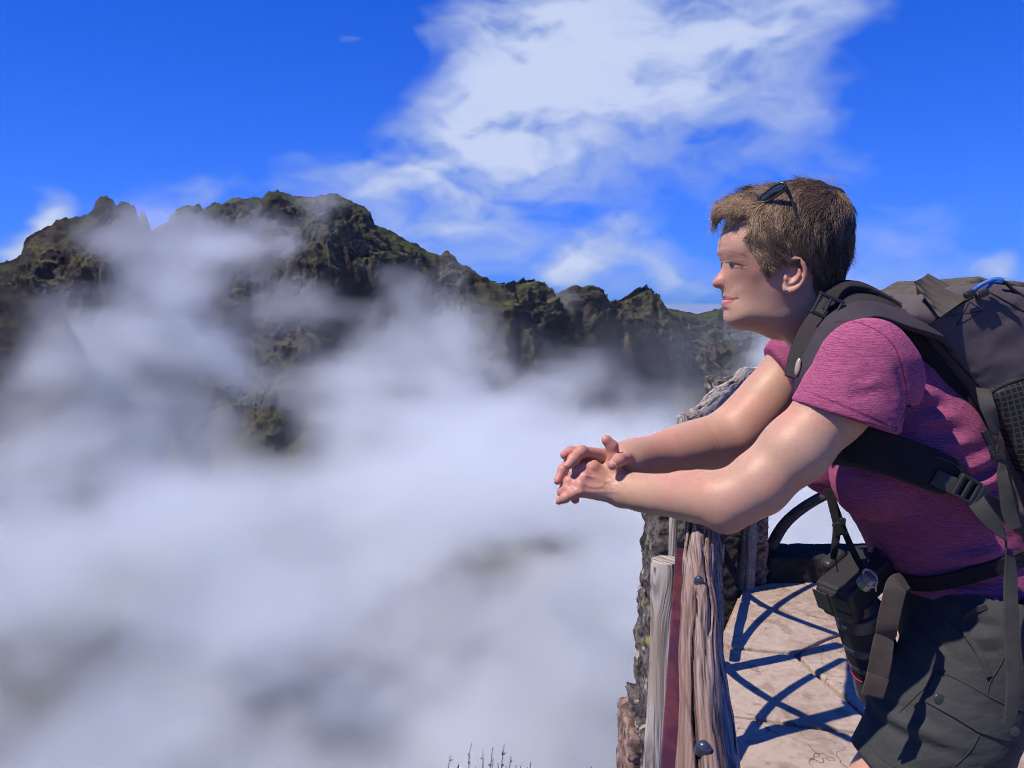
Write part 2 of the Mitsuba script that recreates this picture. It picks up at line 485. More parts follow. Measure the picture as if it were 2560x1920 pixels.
# ------------------------------------------------------------------ the cloud that fills the valley
#        u,    v,    Y,  rx,  ry,  rz (m), strength
PUFFS = [(520, 790, 330, 34, 50, 40, 1.3), (470, 660, 360, 22, 40, 30, .85), (600, 690, 380, 26, 40, 30, .75), (540, 585, 420, 34, 40, 12, .5), (620, 540, 520, 30, 40, 14, .45), (700, 600, 470, 30, 40, 16, .55), (430, 545, 470, 20, 40, 12, .7),
         (790, 500, 560, 16, 40, 18, .55), (830, 560, 560, 22, 40, 12, .4), (640, 850, 360, 40, 50, 26, .8), (360, 800, 310, 22, 40, 30, .8), (270, 880, 290, 24, 40, 24, .8), (190, 960, 270, 26, 40, 18, .75),
         (1010, 720, 430, 22, 40, 18, .75), (1070, 790, 400, 26, 40, 18, .8), (1150, 700, 600, 18, 40, 22, .5), (960, 830, 360, 28, 40, 12, .6), (1390, 720, 800, 16, 40, 40, .45),
         (1080, 930, 340, 40, 50, 20, 1.1), (1270, 1010, 320, 40, 60, 18, 1.4), (1470, 1120, 300, 34, 60, 18, 1.4), (1600, 1200, 300, 26, 60, 20, 1.3), (1680, 960, 420, 34, 120, 34, -1.2), (610, 1060, 310, 20, 60, 12, -.55), (740, 1350, 210, 14, 60, 12, -.7), (1170, 1640, 140, 14, 60, 10, -.6), (300, 1330, 230, 16, 60, 8, -.6), (1540, 900, 480, 50, 120, 22, -1.3), (1180, 1080, 280, 60, 60, 26, 1.4), (1420, 1180, 240, 60, 70, 28, 1.6), (880, 1010, 330, 26, 50, 14, .7),
         (700, 1190, 240, 50, 50, 13, 1.2), (430, 1120, 260, 40, 50, 14, 1.0), (250, 1180, 240, 40, 50, 12, .7), (150, 1400, 215, 60, 50, 20, 1.5), (100, 1680, 165, 60, 50, 30, 1.5), (60, 1560, 190, 40, 40, 24, 1.3), (40, 1820, 145, 40, 40, 26, 1.8), (160, 1640, 180, 40, 40, 24, 1.4), (330, 1300, 230, 40, 40, 16, .9), (170, 1120, 250, 20, 30, 12, .8), (215, 1010, 252, 26, 30, 13, 1.3), (40, 1080, 240, 20, 30, 8, .6), (930, 1240, 230, 40, 50, 18, 1.0), (1050, 1400, 190, 50, 50, 16, 1.2), (1380, 1480, 165, 40, 50, 18, 1.2), (700, 1450, 190, 40, 40, 14, .9),
         (1990, 930, 330, 38, 60, 44, 1.5), (1895, 830, 380, 14, 50, 22, .8), (2050, 1150, 330, 80, 80, 50, 1.6), (2450, 1000, 420, 120, 80, 60, 1.2), (1800, 1330, 210, 40, 60, 30, 1.4)]
SIGMA = 0.022


def cloud_density(lo, hi, step):
    """cloud density on a lattice of the box: puffs and a cloud sea below, torn by turbulent noise"""
    n = np.ceil((hi - lo) / step).astype(int) + 1
    X = [np.linspace(lo[k], hi[k], n[k]) for k in range(3)]
    P = np.stack(np.meshgrid(*X, indexing='ij'), -1)
    H = np.stack(np.meshgrid(*[np.linspace(lo[k], hi[k], n[k] // 2 + 1) for k in range(3)], indexing='ij'), -1)
    up2 = lambda a: ndimage.zoom(a, n / np.array(a.shape), order=1, mode='nearest')
    w = np.stack([up2(meshkit.fbm(H / 80.0, 3, s) - .5) for s in (201, 211, 221)], -1)
    Q = P + w * 60.0
    cov = np.zeros(n)
    for u, v, Y, rx, ry, rz, k in PUFFS:
        cov += k * np.exp(-(((Q - at(u, v, Y)) / [rx, ry, rz]) ** 2).sum(-1))
    sea = sstep(20, -46, Q[..., 2] + 88 + 60 * up2(meshkit.fbm(H / 110.0, 3, 231) - .5) + 0.12 * np.clip(Q[..., 1] - 120, 0, 500))
    cov = 1 - np.exp(-1.1 * np.clip(cov + 1.0 * sea, 0, None))
    q = P / np.array([30.0, 30.0, 26.0]) + w * 2.2
    nz = .66 * meshkit.fbm(q, 6, 241) + .34 * (ridged(q * .8 + 3, 5, 251) * .9)
    nz = np.clip((nz - .33) / .32, 0, 1)
    d = np.clip(cov * 1.5 - .85 + (nz - .5) * 1.55, 0, 1) ** 1.3 + .0012 * sstep(40, 200, P[..., 1])
    for k in (0, 2):                                           # thins out towards the open sides of the box
        e = np.minimum(np.arange(n[k]), n[k] - 1 - np.arange(n[k])) / 6.0
        if k == 2:
            e = np.r_[np.ones(n[k] // 2), e[n[k] // 2:]]
        d = d * np.clip(e, 0, 1).reshape([-1 if a == k else 1 for a in range(3)])
    return d.astype(np.float32)


# three banks of cloud, one behind the other
for i, (lo, hi, step, text) in enumerate((((-150, 22, -125), (150, 150, 60), 3.2, 'thin nearest bank of valley fog just beyond the railing'), ((-260, 150.5, -195), (270, 262, 90), 4.0, 'middle bank of white fog filling the valley'),
                                          ((-480, 262.5, -195), (640, 820, 128), 4.7, 'far bank of cloud drifting up the mountain sides'))):
    lo, hi = np.array(lo, float), np.array(hi, float)
    key = numbered('fog_bank')
    scene[f'cloud_air_{i}'] = {'type': 'heterogeneous', 'albedo': rgb(.875, .96, .9999), 'scale': SIGMA, 'phase': {'type': 'hg', 'g': -.25},
                               'sigma_t': {'type': 'gridvolume', 'grid': mi.VolumeGrid(np.ascontiguousarray(cloud_density(lo, hi, step).transpose(2, 1, 0)[..., None])), 'to_world': T().translate(lo.tolist()).scale((hi - lo).tolist())}}
    scene[key] = {'type': 'cube', 'to_world': T().translate(((lo + hi) / 2).tolist()).scale(((hi - lo) / 2).tolist()), 'bsdf': {'type': 'null'}, 'interior': {'type': 'ref', 'id': f'cloud_air_{i}'}}
    labels[key] = {'label': text, 'kind': 'stuff', 'category': 'fog'}
# ------------------------------------------------------------------ terrace, kerb, pillars, railings, shrub
def slab_colour(p, n, uv):
    f = FBM(p.x * 5, p.y * 5, p.z * 5, 4)
    g = FBM(p.x * 60, p.y * 60, p.z * 60, 3)
    c = MIX((.25, .205, .168), (.355, .305, .26), SS(.3, .7, f * .6 + g * .4))
    c = MIX(c, mi.Color3f(.145, .10, .07), SS(.60, .72, FBM(p.x * 17 + 4, p.y * 17, p.z, 4)) * .45)
    k = dr.abs(FBM(p.x * 3.1 + 2, p.y * 3.1, p.z, 5) - .5)
    return c * (1 - .6 * (1 - SS(.0010, .0040, k)) * SS(.55, .68, N(p.x * 2.3, p.y * 2.3, 4.0)))


principled('flagstone_stone', slab_colour, .9, .2, lambda p, n, uv: .006 * FBM(p.x * 14, p.y * 14, p.z * 14, 4) + .0012 * FBM(p.x * 140, p.y * 140, p.z * 140, 2), 3e-3)
principled('mortar', lambda p, n, uv: MIX((.20, .15, .11), (.33, .25, .19), FBM(p.x * 40, p.y * 40, p.z * 40, 3)), .95, .1, lambda p, n, uv: .008 * FBM(p.x * 50, p.y * 50, p.z * 50, 3), 3e-3)


def basalt(p, n, uv):
    f = FBM(p.x * 24, p.y * 24, p.z * 24, 4)
    g = FBM(p.x * 110, p.y * 110, p.z * 110, 3)
    c = MIX((.016, .017, .019), (.150, .142, .138), SS(.30, .78, f * .55 + g * .45))
    lich = SS(.60, .70, FBM(p.x * 30 + 7, p.y * 30, p.z * 30 + 2, 4))
    c = MIX(c, mi.Color3f(.40, .38, .34), lich * .65)
    return MIX(c, mi.Color3f(.26, .25, .08), SS(.66, .74, FBM(p.x * 22 + 1, p.y * 22 + 5, p.z * 22, 4)) * .6)


BASALT = principled('basalt', basalt, .95, .15, lambda p, n, uv: .004 * FBM(p.x * 120, p.y * 120, p.z * 120, 4), 1.5e-3)
KERB = principled('dark_kerb', lambda p, n, uv: MIX((.010, .010, .012), (.034, .032, .034), FBM(p.x * 30, p.y * 30, p.z * 30, 4)), .95, .15, lambda p, n, uv: .008 * FBM(p.x * 40, p.y * 40, p.z * 40, 4), 2e-3)
RUSTY = principled('reddish_basalt', lambda p, n, uv: MIX((.07, .05, .045), (.26, .19, .165), SS(.3, .75, FBM(p.x * 60, p.y * 60, p.z * 60, 4))), .95, .15, lambda p, n, uv: .006 * FBM(p.x * 80, p.y * 80, p.z * 80, 4), 2e-3)

RAIL = [np.array([-.10, -.45]), np.array([.140, .57]), np.array([.277, 1.15]), np.array([.40, 1.70]), np.array([.52, 2.27]), np.array([1.19, 3.76])]
g = np.random.default_rng(11)
edge_l = [(-.25, -1.2), (.05, .0), (.12, .57), (.26, 1.15), (.36, 1.62), (.42, 1.9), (.50, 2.3), (1.14, 3.72)]
tpoly = shapely.Polygon(edge_l + [(1.3, 3.80), (2.4, 3.92), (4.4, 4.05), (4.4, -1.2)])
base = trimesh.creation.extrude_polygon(tpoly, .5, engine='earcut')
base.apply_translation([0, 0, -.516])
whole('terrace', base, 'mortar', False)
labels['terrace'] = {'label': 'viewing terrace paved with irregular pinkish flagstones', 'kind': 'structure'}
# irregular flags: cells round scattered points, edges wavered
pts, tries = [], 0
while tries < 6000:
    tries += 1
    q = g.uniform([-.6, -1.4], [4.6, 4.3])
    if all(np.hypot(*(q - r)) > .36 + .16 * meshkit.noise(np.array([q[0] * 1.3, q[1] * 1.3, 0])) for r in pts):
        pts.append(q)
from scipy.spatial import Voronoi
vor = Voronoi(np.vstack([pts, [[-9, -9], [-9, 9], [9, 9], [9, -9]]]))
flag_list = []
for i in range(len(pts)):
    reg = vor.regions[vor.point_region[i]]
    if -1 in reg or not reg:
        continue
    cell = shapely.Polygon(vor.vertices[reg]).intersection(tpoly)
    if cell.is_empty or cell.area < .01 or cell.geom_type != 'Polygon':
        continue
    ring = cell.exterior.segmentize(.05)
    c = np.array(ring.coords)[:-1]
    w = .022 * np.stack([meshkit.fbm(np.c_[c * 7, c[:, :1] * 0 + 3], 3, 1) - .5, meshkit.fbm(np.c_[c * 7, c[:, :1] * 0 + 8], 3, 2) - .5], 1)
    cell = shapely.Polygon(c + w).buffer(-.009).buffer(-.006).buffer(.006)
    if cell.is_empty or cell.geom_type != 'Polygon':
        continue
    flag_list.append(cell)
for cell in flag_list:
    rows, h0 = [], g.uniform(-.003, .004)
    tilt = g.normal(0, .003, 2)
    ct = np.array(cell.centroid.coords[0])
    n = max(24, int(cell.length / .035))
    for inset, z in ((.0, -.020), (.0, -.006), (.003, -.0015), (.010, .0)):
        r = cell.buffer(-inset).exterior if cell.buffer(-inset).geom_type == 'Polygon' and not cell.buffer(-inset).is_empty else cell.exterior
        o = r.project(shapely.Point(cell.exterior.coords[0]))
        q = np.array([r.interpolate((o + t * r.length) % r.length).coords[0] for t in np.arange(n) / n])
        rows.append(np.c_[q, z + h0 + (q - ct) @ tilt])
    v = np.vstack(rows + [np.r_[ct, h0][None]])
    f = quads_to_tris(grid_faces(4, n, True))
    j = np.arange(n)
    f = np.vstack([f, np.stack([3 * n + j, 3 * n + (j + 1) % n, 0 * j + 4 * n], 1)])
    m = trimesh.Trimesh(v, f, process=False)
    if m.face_normals[-1][2] < 0:
        m.invert()
    obj('flagstone', m, 'flagstone_stone', 'terrace', 40)


def rough_block(lo, hi, seed, amp=.012, sub=.018, r=.009):
    """a roughly dressed stone: a box with rounded, displaced faces"""
    lo, hi = np.asarray(lo, float), np.asarray(hi, float)
    c, hs = (lo + hi) / 2, (hi - lo) / 2

    def f(p):
        q = np.abs(p - c) - hs + r
        d = np.linalg.norm(np.maximum(q, 0), axis=1) + np.minimum(q.max(1), 0) - r
        return d - amp * 2 * (meshkit.fbm(p * 22, 5, seed) - .5) - amp * .8 * (ridged(p * 38, 3, seed + 4) - .5)
    return surface_nets(f, lo - .04, hi + .04, sub, 3, band=.09)


def stack_pillar(key, blocks, mats, sub):
    for i, (lo, hi) in enumerate(blocks):
        obj('stone', rough_block(lo, hi, 300 + 7 * i + len(key), .016, sub), mats[i % len(mats)], key, True)


p1 = thing('stone_pillar', 'dark rough basalt pillar right under the folded arms', 'pillar', 'basalt pillars carrying the railing')
stack_pillar(p1, [((.320, 1.66, .70), (.470, 1.86, 1.045)), ((.310, 1.65, .44), (.468, 1.87, .705)), ((.288, 1.63, .14), (.470, 1.88, .445)), ((.270, 1.60, -.5), (.475, 1.90, .145))], [BASALT], .0062)
p2 = thing('stone_pillar', 'lichen-topped stone pillar beside the far end of the dark log railing, behind the arms', 'pillar', 'basalt pillars carrying the railing')
stack_pillar(p2, [((.965, 3.63, .62), (1.105, 3.84, 1.045)), ((.965, 3.62, .28), (1.11, 3.84, .625)), ((.955, 3.61, -.2), (1.09, 3.85, .285))], [BASALT, KERB, KERB], .0075)
p3 = thing('stone_pillar', 'reddish speckled corner pillar standing behind the elbow at the end of the low kerb', 'pillar', 'basalt pillars carrying the railing')
stack_pillar(p3, [((1.145, 3.80, .52), (1.285, 4.00, .98)), ((1.14, 3.79, -.3), (1.29, 4.01, .525))], [RUSTY], .0075)
for q in (p1, p2, p3):
    labels[q].pop('group')
obj('stone', rough_block((.262, 1.64, -.3), (.31, 1.84, .43), 61, .012, .008), RUSTY, p1, True, label='brown stone at the foot of the pillar')
kerb = thing('low_wall', 'low dark stone kerb along the far edge of the terrace', 'wall')
kx = np.r_[1.29, np.arange(1.62, 4.4, .36)]
for i, (a, b) in enumerate(zip(kx[:-1], kx[1:])):
    y = 3.80 + .09 * (a - 1.29) - .02 * (a - 1.29) ** 2 + g.uniform(-.012, .012)
    obj('kerb_stone', rough_block((a + .004, y, -.2), (b - .004, y + .24, .125 - .012 * (a - 1.29) + g.uniform(-.012, .012)), 90 + i, .012, .013), KERB, kerb, True)


# ---- weathered wood
def weathered(dark, light, brown, seed, along=(.23, .97, 0)):
    ax, ay, az = [float(x) for x in unit(along)]

    def lines(p):
        t = p.x * ax + p.y * ay + p.z * az
        a, b, b2 = p.x - t * ax, p.z - t * az, p.y - t * ay
        wv = FBM(t * 5 + seed, a * 24, b * 24, 3)
        s1 = FBM(a * 300 + b2 * 220 + wv * 5, b * 300 + wv * 4, t * 5 + seed, 3)
        s2 = N(a * 1000 + b2 * 700 + wv * 12, b * 1000, t * 14)
        s3 = FBM(a * 150 + b2 * 120 + wv * 6 + 9, b * 150 + wv * 5, t * 3.2 + seed, 2)
        return t, a, b, s1, s2, s3

    def colour(p, n, uv):
        t, a, b, s1, s2, s3 = lines(p)
        c = MIX(dark, light, SS(.30, .66, s1 * .55 + s2 * .45))
        c = MIX(c, mi.Color3f(*brown), SS(.46, .70, FBM(t * 5 + 3 + seed, a * 22, b * 22, 3)) * .65)
        return c * (1 - .72 * SS(.64, .74, s3))

    def rel(p, n, uv):
        t, a, b, s1, s2, s3 = lines(p)
        return .0011 * s1 + .0005 * s2 - .0022 * SS(.62, .74, s3)
    return colour, rel


def wood(key, dark, light, brown, seed, along):
    c, r = weathered(dark, light, brown, seed, along)
    return principled(key, c, .85, .25, r, 8e-4)


RDIR = unit(np.r_[RAIL[3] - RAIL[1], 0])
TOPWOOD = wood('old_rail_wood', (.045, .032, .030), (.265, .215, .200), (.155, .100, .078), 1.0, RDIR)
LOGWOOD = wood('grey_log_wood', (.055, .054, .054), (.28, .27, .26), (.15, .12, .10), 4.0, RDIR)
POSTWOOD = wood('silver_post_wood', (.10, .097, .094), (.40, .39, .375), (.26, .22, .18), 2.0, (0, 0, 1))
FARDIR = unit(np.r_[RAIL[5] - RAIL[4], 0])
FARWOOD = wood('dark_log_wood', (.05, .048, .048), (.30, .285, .27), (.20, .15, .11), 6.0, FARDIR)
XWOOD = wood('branch_wood', (.022, .020, .019), (.085, .075, .066), (.06, .045, .035), 8.0, (1, 0, .6))
PALEWOOD = wood('pale_rail_wood', (.28, .27, .25), (.62, .60, .56), (.40, .36, .30), 9.0, (1, 0, 0))


def log(p0, p1, r, seed, sides=40, n=120, bend=.0, wob=.10, flute=.10, hint=(0, 0, 1), crack=0):
    """a gnarled log between two points: wavering line, uneven radius, long grooves"""
    p0, p1 = np.asarray(p0, float), np.asarray(p1, float)
    s = np.linspace(0, 1, n)
    L = np.linalg.norm(p1 - p0)
    c = p0 + (p1 - p0) * s[:, None]
    d = unit(p1 - p0)
    sd = unit(np.cross(d, hint))
    up = np.cross(sd, d)
    wv = lambda k, f: (meshkit.fbm(np.stack([s * L * f, s * 0 + k, s * 0 + seed], -1), 3, seed) - .5)
    c = c + sd * (r * 1.2 * wv(1, 2.2) + bend * np.sin(s * np.pi))[:, None] + up * (r * 1.0 * wv(2, 2.2))[:, None]
    rad = r * (1 + 2 * wob * wv(3, 5))
    ph = np.arange(sides) * 2 * np.pi / sides
    S, PH = np.meshgrid(s * L, ph, indexing='ij')
    tw = PH + .9 * (meshkit.fbm(np.stack([S * 3, S * 0, S * 0 + seed], -1), 3, seed + 2) - .5)
    gr = meshkit.fbm(np.stack([np.cos(tw) * 4.2, np.sin(tw) * 4.2, S * 2.2], -1), 4, seed + 5) - .5
    kn = meshkit.fbm(np.stack([np.cos(PH) * 1.6, np.sin(PH) * 1.6, S * 9], -1), 3, seed + 9) - .5
    R = rad[:, None] * (1 + flute * 2.2 * gr + .22 * kn)
    for k in range(crack):
        a0 = np.random.default_rng(seed + k).uniform(0, 6.28)
        R -= rad[:, None] * .22 * np.exp(-((np.angle(np.exp(1j * (tw - a0)))) / .07) ** 2) * (sstep(.45, .6, meshkit.noise(np.stack([S * 4, S * 0 + k, S * 0], -1), seed)))
    R[0] *= .93
    R[-1] *= .93
    v = c[:, None] + R[..., None] * (np.cos(PH)[..., None] * sd + np.sin(PH)[..., None] * up)
    f = quads_to_tris(grid_faces(n, sides, True))
    v = v.reshape(-1, 3)
    j = np.arange(sides)
    e = (n - 1) * sides
    v = np.vstack([v, c[:1], c[-1:]])
    f = np.vstack([f, np.stack([j * 0 + n * sides, (j + 1) % sides, j], 1), np.stack([j * 0 + n * sides + 1, e + j, e + (j + 1) % sides], 1)])
    m = trimesh.Trimesh(v, f, process=False)
    if m.volume < 0:
        m.invert()
    return m


def rail_pt(Y, z, off=0.0):
    xs, ys = [r[0] for r in RAIL], [r[1] for r in RAIL]
    i = min(max(np.searchsorted(ys, Y), 1), len(ys) - 1)
    d = unit(RAIL[i] - RAIL[i - 1])
    return np.array([np.interp(Y, ys, xs) + off * d[1], Y - off * d[0], z])


near = thing('wooden_railing', 'weathered near railing with plank top and red iron bar, under the woman\'s elbow', 'railing')
# the split plank on top: a half-round section with grooves and a ragged edge
n, m = 420, 46
ys = np.linspace(-.40, 1.66, n)
prof = np.linspace(0, 1, m)
V = np.zeros((n, m, 3))
for i, Y in enumerate(ys):
    c = rail_pt(Y, 0)
    d = unit(RAIL[3] - RAIL[1])
    sd = np.array([d[1], -d[0], 0])
    w = .0205 + .005 * (meshkit.fbm(np.array([[Y * 6, 1, 0]]), 3, 3)[0] - .5) * 2
    th = np.pi * (1 - prof) * 1.25 - np.pi * .125
    ctr = .009 + .010 * (meshkit.fbm(np.array([[Y * 3.2, 5, 0]]), 3, 8)[0] - .5)
    g1 = meshkit.fbm(np.stack([np.cos(th) * 3.4 + .35 * np.sin(Y * 7), np.sin(th) * 3.4, Y * 3.4 + 0 * th], -1), 4, 15) - .5
    g2 = ridged(np.stack([prof * 9 + .8 * np.sin(Y * 9 + 1), 0 * th, Y * 2.6 + 0 * th], -1), 3, 18) - .5
    R = 1 + .13 * g1 + .08 * g2
    x = ctr + w * np.cos(th) * R
    z = 1.030 + .026 * np.sin(th) * (1 + .30 * g1 + .20 * g2)
    for a0, y0, y1 in ((.44, .42, .95), (.62, .75, 1.20), (.34, 1.0, 1.3)):          # drying cracks
        z = z - .008 * np.exp(-((prof - a0 - .03 * np.sin(Y * 16)) / .022) ** 2) * float(sstep(y0, y0 + .08, Y) * (1 - sstep(y1 - .08, y1, Y)))
    V[i] = c + sd * x[:, None] + np.array([0, 0, 1]) * z[:, None]
plank = trimesh.Trimesh(V.reshape(-1, 3), quads_to_tris(grid_faces(n, m)), process=False)
if plank.face_normals[:, 2].mean() < 0:
    plank.invert()
obj('top_plank', plank, TOPWOOD, near, True, label='grooved brown driftwood top plank')
obj('side_log', log(rail_pt(-.40, .982, .026), rail_pt(1.66, .975, .024), .0285, 33, n=260, flute=.08, crack=3), LOGWOOD, near, True, label='grey log under the plank on the terrace side')
redbar = principled('red_painted_iron', lambda p, n, uv: MIX((.042, .009, .020), (.078, .018, .020), SS(.35, .7, FBM(p.x * 60, p.y * 26, p.z * 60, 4))), .45, .5, lambda p, n, uv: .0006 * FBM(p.x * 200, p.y * 200, p.z * 200, 3))
a, b = rail_pt(-.35, 1.012, -.006), rail_pt(1.185, 1.012, -.010)
obj('iron_bar', box((np.linalg.norm(b - a), .033, .010), (a + b) / 2, .002, axes(b - a)), redbar, near, 40, label='red painted flat iron bar')
pc = at(1664, 1400, 1.20)
obj('post', log([pc[0], 1.20, -.6], [pc[0], 1.20, pc[2]], .0245, 52, n=160, flute=.08, crack=2, hint=(0, 1, 0)), POSTWOOD, near, 60, label='silvery round post with a sawn top')
pc = at(1686, 1150, 1.53)
obj('post', log([pc[0] + .01, 1.53, -.4], [pc[0], 1.53, pc[2]], .0085, 57, n=90, flute=.05, hint=(0, 1, 0)), POSTWOOD, near, 60)
BOLT = principled('bolt_steel', (.09, .11, .15), .30, .6, metallic=.7)
for u, v, Y in ((1753, 1452, .97), (1757, 1897, .586), (1746, 1315, 1.175)):
    Y = .334 * FPX / (v - 760)
    c = rail_pt(Y, 1.060, .009 + .010 * (meshkit.fbm(np.array([[Y * 3.2, 5, 0]]), 3, 8)[0] - .5))
    obj('bolt', lathe([(0, .0040), (.0026, .0037), (.0040, .0024), (.0044, .0006), (.0062, .0002), (.0062, -.006)], c, (.1, -.1, 1), 20), BOLT, near, 40)

far = thing('wooden_railing', 'dark gnarled log railing beyond the arms, rising to the far corner', 'railing')
kp = at(1729, 1048, 2.27)
obj('post', log([kp[0], 2.27, -.3], [kp[0], 2.27, kp[2] + .012], .031, 71, n=120, flute=.10, crack=3, hint=(0, 1, 0)), POSTWOOD, far, 60)
obj('post_cap', trimesh.Trimesh(trimesh.creation.icosphere(4).vertices * [.033, .033, .016] * (1 + .25 * (meshkit.fbm(trimesh.creation.icosphere(4).vertices * 3, 3, 5) - .5))[:, None] + [kp[0], 2.27, kp[2] + .010], trimesh.creation.icosphere(4).faces, process=False), LOGWOOD, far, True)
obj('top_log', log(at(1738, 1045, 2.30), at(1872, 938, 3.70), .037, 73, n=260, flute=.16, wob=.14, crack=4), FARWOOD, far, 60, label='dark gnarled top log')
e = at(1873, 938, 3.74)
obj('end_post', log([e[0], 3.74, -.2], [e[0], 3.74, e[2] + .035], .044, 75, n=110, flute=.12, crack=3, hint=(0, 1, 0)), LOGWOOD, far, 60)
for u, v, Y in ((1822, 962, 3.2), (1833, 985, 2.9)):
    c = at(u, v, Y)
    obj('stake', log([c[0], Y, c[2] - .16], c, .014, 81 + u % 7, n=60, hint=(0, 1, 0)), PALEWOOD, far, 60)


def fp(Y, z):                                           # along the lower woodwork of the far section
    return np.array([.52 + .357 * (Y - 2.27), Y, z])


obj('bottom_rail', log(fp(2.86, .24), fp(3.64, .25), .018, 92, n=140), XWOOD, far, 60)
obj('middle_post', log(fp(2.80, -.1), fp(2.80, 1.02), .027, 103, n=90, hint=(0, 1, 0)), XWOOD, far, 60)
for (y0, z0), (y1, z1), b, sd in (((2.86, .17), (2.10, 1.02), .07, 93), ((2.16, .34), (2.66, 1.05), -.06, 94), ((3.62, .22), (2.90, 1.02), .07, 97), ((2.92, .22), (3.60, 1.02), -.06, 98)):
    obj('brace', log(fp(y0, z0), fp(y1, z1), .0165, sd, n=90, bend=b), XWOOD, far, 60)

back = thing('wooden_railing', 'pale-topped railing along the far edge behind the woman, with curved diagonal branch', 'railing')
obj('top_rail', log(at(1850, 929, 3.80), at(1850, 929, 3.80) + [2.6, .12, .0], .030, 111, n=200, flute=.10, crack=3), PALEWOOD, back, 60, label='bleached pale top rail')
b0 = at(1930, 1372, 3.84)
br = np.array([at(u, v, 3.88) for u, v in ((1926, 1372), (1950, 1326), (1978, 1293), (2019, 1262), (2069, 1235), (2130, 1212), (2220, 1185), (2330, 1165))])
obj('brace', tube(br, np.linspace(.030, .022, len(br)), 16, 60), XWOOD, back, True)
obj('brace', log([3.3, 4.0, .2], [1.9, 3.93, .95], .02, 117, n=90, bend=.05), XWOOD, back, 60)
obj('post', log([2.55, 3.93, -.1], [2.55, 3.93, 1.05], .035, 113, n=90, hint=(0, 1, 0)), XWOOD, back, 60)

# ---- shrub tips that reach up from below the terrace edge
shrub = thing('shrub', 'leafless thorny shrub tips poking up at the bottom edge below the railing', 'shrub')
TWIG = principled('twig_bark', (.050, .045, .034), .8, .2)
BUD = principled('twig_buds', (.055, .075, .030), .8, .2)
g = np.random.default_rng(5)
tips = [(1126, 1890), (1179, 1858), (1207, 1877), (1231, 1870), (1233, 1896), (1261, 1861), (1278, 1890), (1146, 1909), (1326, 1906), (1208, 1897), (1290, 1912), (1265, 1915), (1478, 1916), (1190, 1915), (1302, 1914), (1160, 1920), (1245, 1908), (1318, 1918)]
for u, v in tips:
    Y = 2.6 + g.uniform(-.25, .25)
    tip = at(u, v, Y)
    root = np.array([at(1225 if u < 1400 else 1460, 2330, 2.6)[0] + g.uniform(-.22, .22), Y + g.uniform(-.15, .15), -.95])
    root[0] = root[0] * .6 + (tip[0] - .04) * .4
    mid = (root + tip) / 2 + g.normal(0, .015, 3)
    q = resample(np.array([root, mid, tip - [g.uniform(.0, .012), 0, .10], tip]), 26)
    tw = obj('twig', tube(q, np.linspace(.0050, .0011, 26), 6), TWIG, shrub, True)
    buds = []
    for k in range(17):
        t = g.uniform(.60, .985)
        c = q[int(t * 25)] + g.normal(0, .0028, 3)
        L = g.uniform(.006, .015) * (1.6 if t < .85 else 1)
        d = unit(g.normal(0, 1, 3) + [0, 0, .8])
        buds.append(tube([c, c + d * L * .5, c + d * L], [.0014, .0024, .0006], 5))
    obj('buds', join(buds), BUD, tw, True, kind='stuff')
# ------------------------------------------------------------------ the person: materials
def skin_colour(p, n, uv):
    base = MIX((.50, .315, .235), (.57, .375, .285), FBM(p.x * 38, p.y * 38, p.z * 38, 3))
    red = SS(.50, .72, FBM(p.x * 16 + 3, p.y * 16, p.z * 16, 3))
    base = MIX(base, mi.Color3f(.56, .285, .215), red * .5)
    cx, cz = p.x * 95 + p.y * 31, p.z * 95 - p.y * 22
    d1, d2, r = mikit.voronoi(cx, cz)
    mole = (1 - SS(.05, .13, d1)) * dr.select(r > .80, 1.0, 0.0)
    return MIX(base, mi.Color3f(.30, .15, .10), mole * .55)


def skin_bump(p, n, uv):
    return .00011 * FBM(p.x * 800, p.y * 800, p.z * 800, 2) + .00006 * FBM(p.x * 110, p.y * 110, p.z * 110, 2)


SKIN = principled('skin', {'type': 'mesh_attribute', 'name': 'vertex_color'}, .50, .40, skin_bump, 6e-4)
HY = 1.30                                        # the person's middle plane


# ------------------------------------------------------------------ head: half width over the profile
profile = [(1815, 560), (1808, 587), (1804, 612), (1803, 627), (1804, 634), (1807, 644), (1811, 653), (1808, 664), (1803, 674), (1795, 685), (1784, 699), (1779.5, 708), (1781, 715), (1788, 720.5), (1798, 722.5), (1804, 725), (1807, 731), (1805, 737), (1804.5, 741),
           (1811, 747), (1811, 750), (1806, 753), (1803.5, 759), (1806, 766), (1814, 775), (1813, 783), (1811.5, 791), (1813.5, 801), (1820.5, 812), (1833, 819.5), (1852, 823), (1876, 825), (1900, 833), (1930, 848),
           (1990, 850), (2060, 800), (2100, 740), (2122, 660), (2130, 580), (2115, 520), (2080, 480), (2030, 464), (1980, 468), (1920, 482), (1860, 508), (1830, 535)]
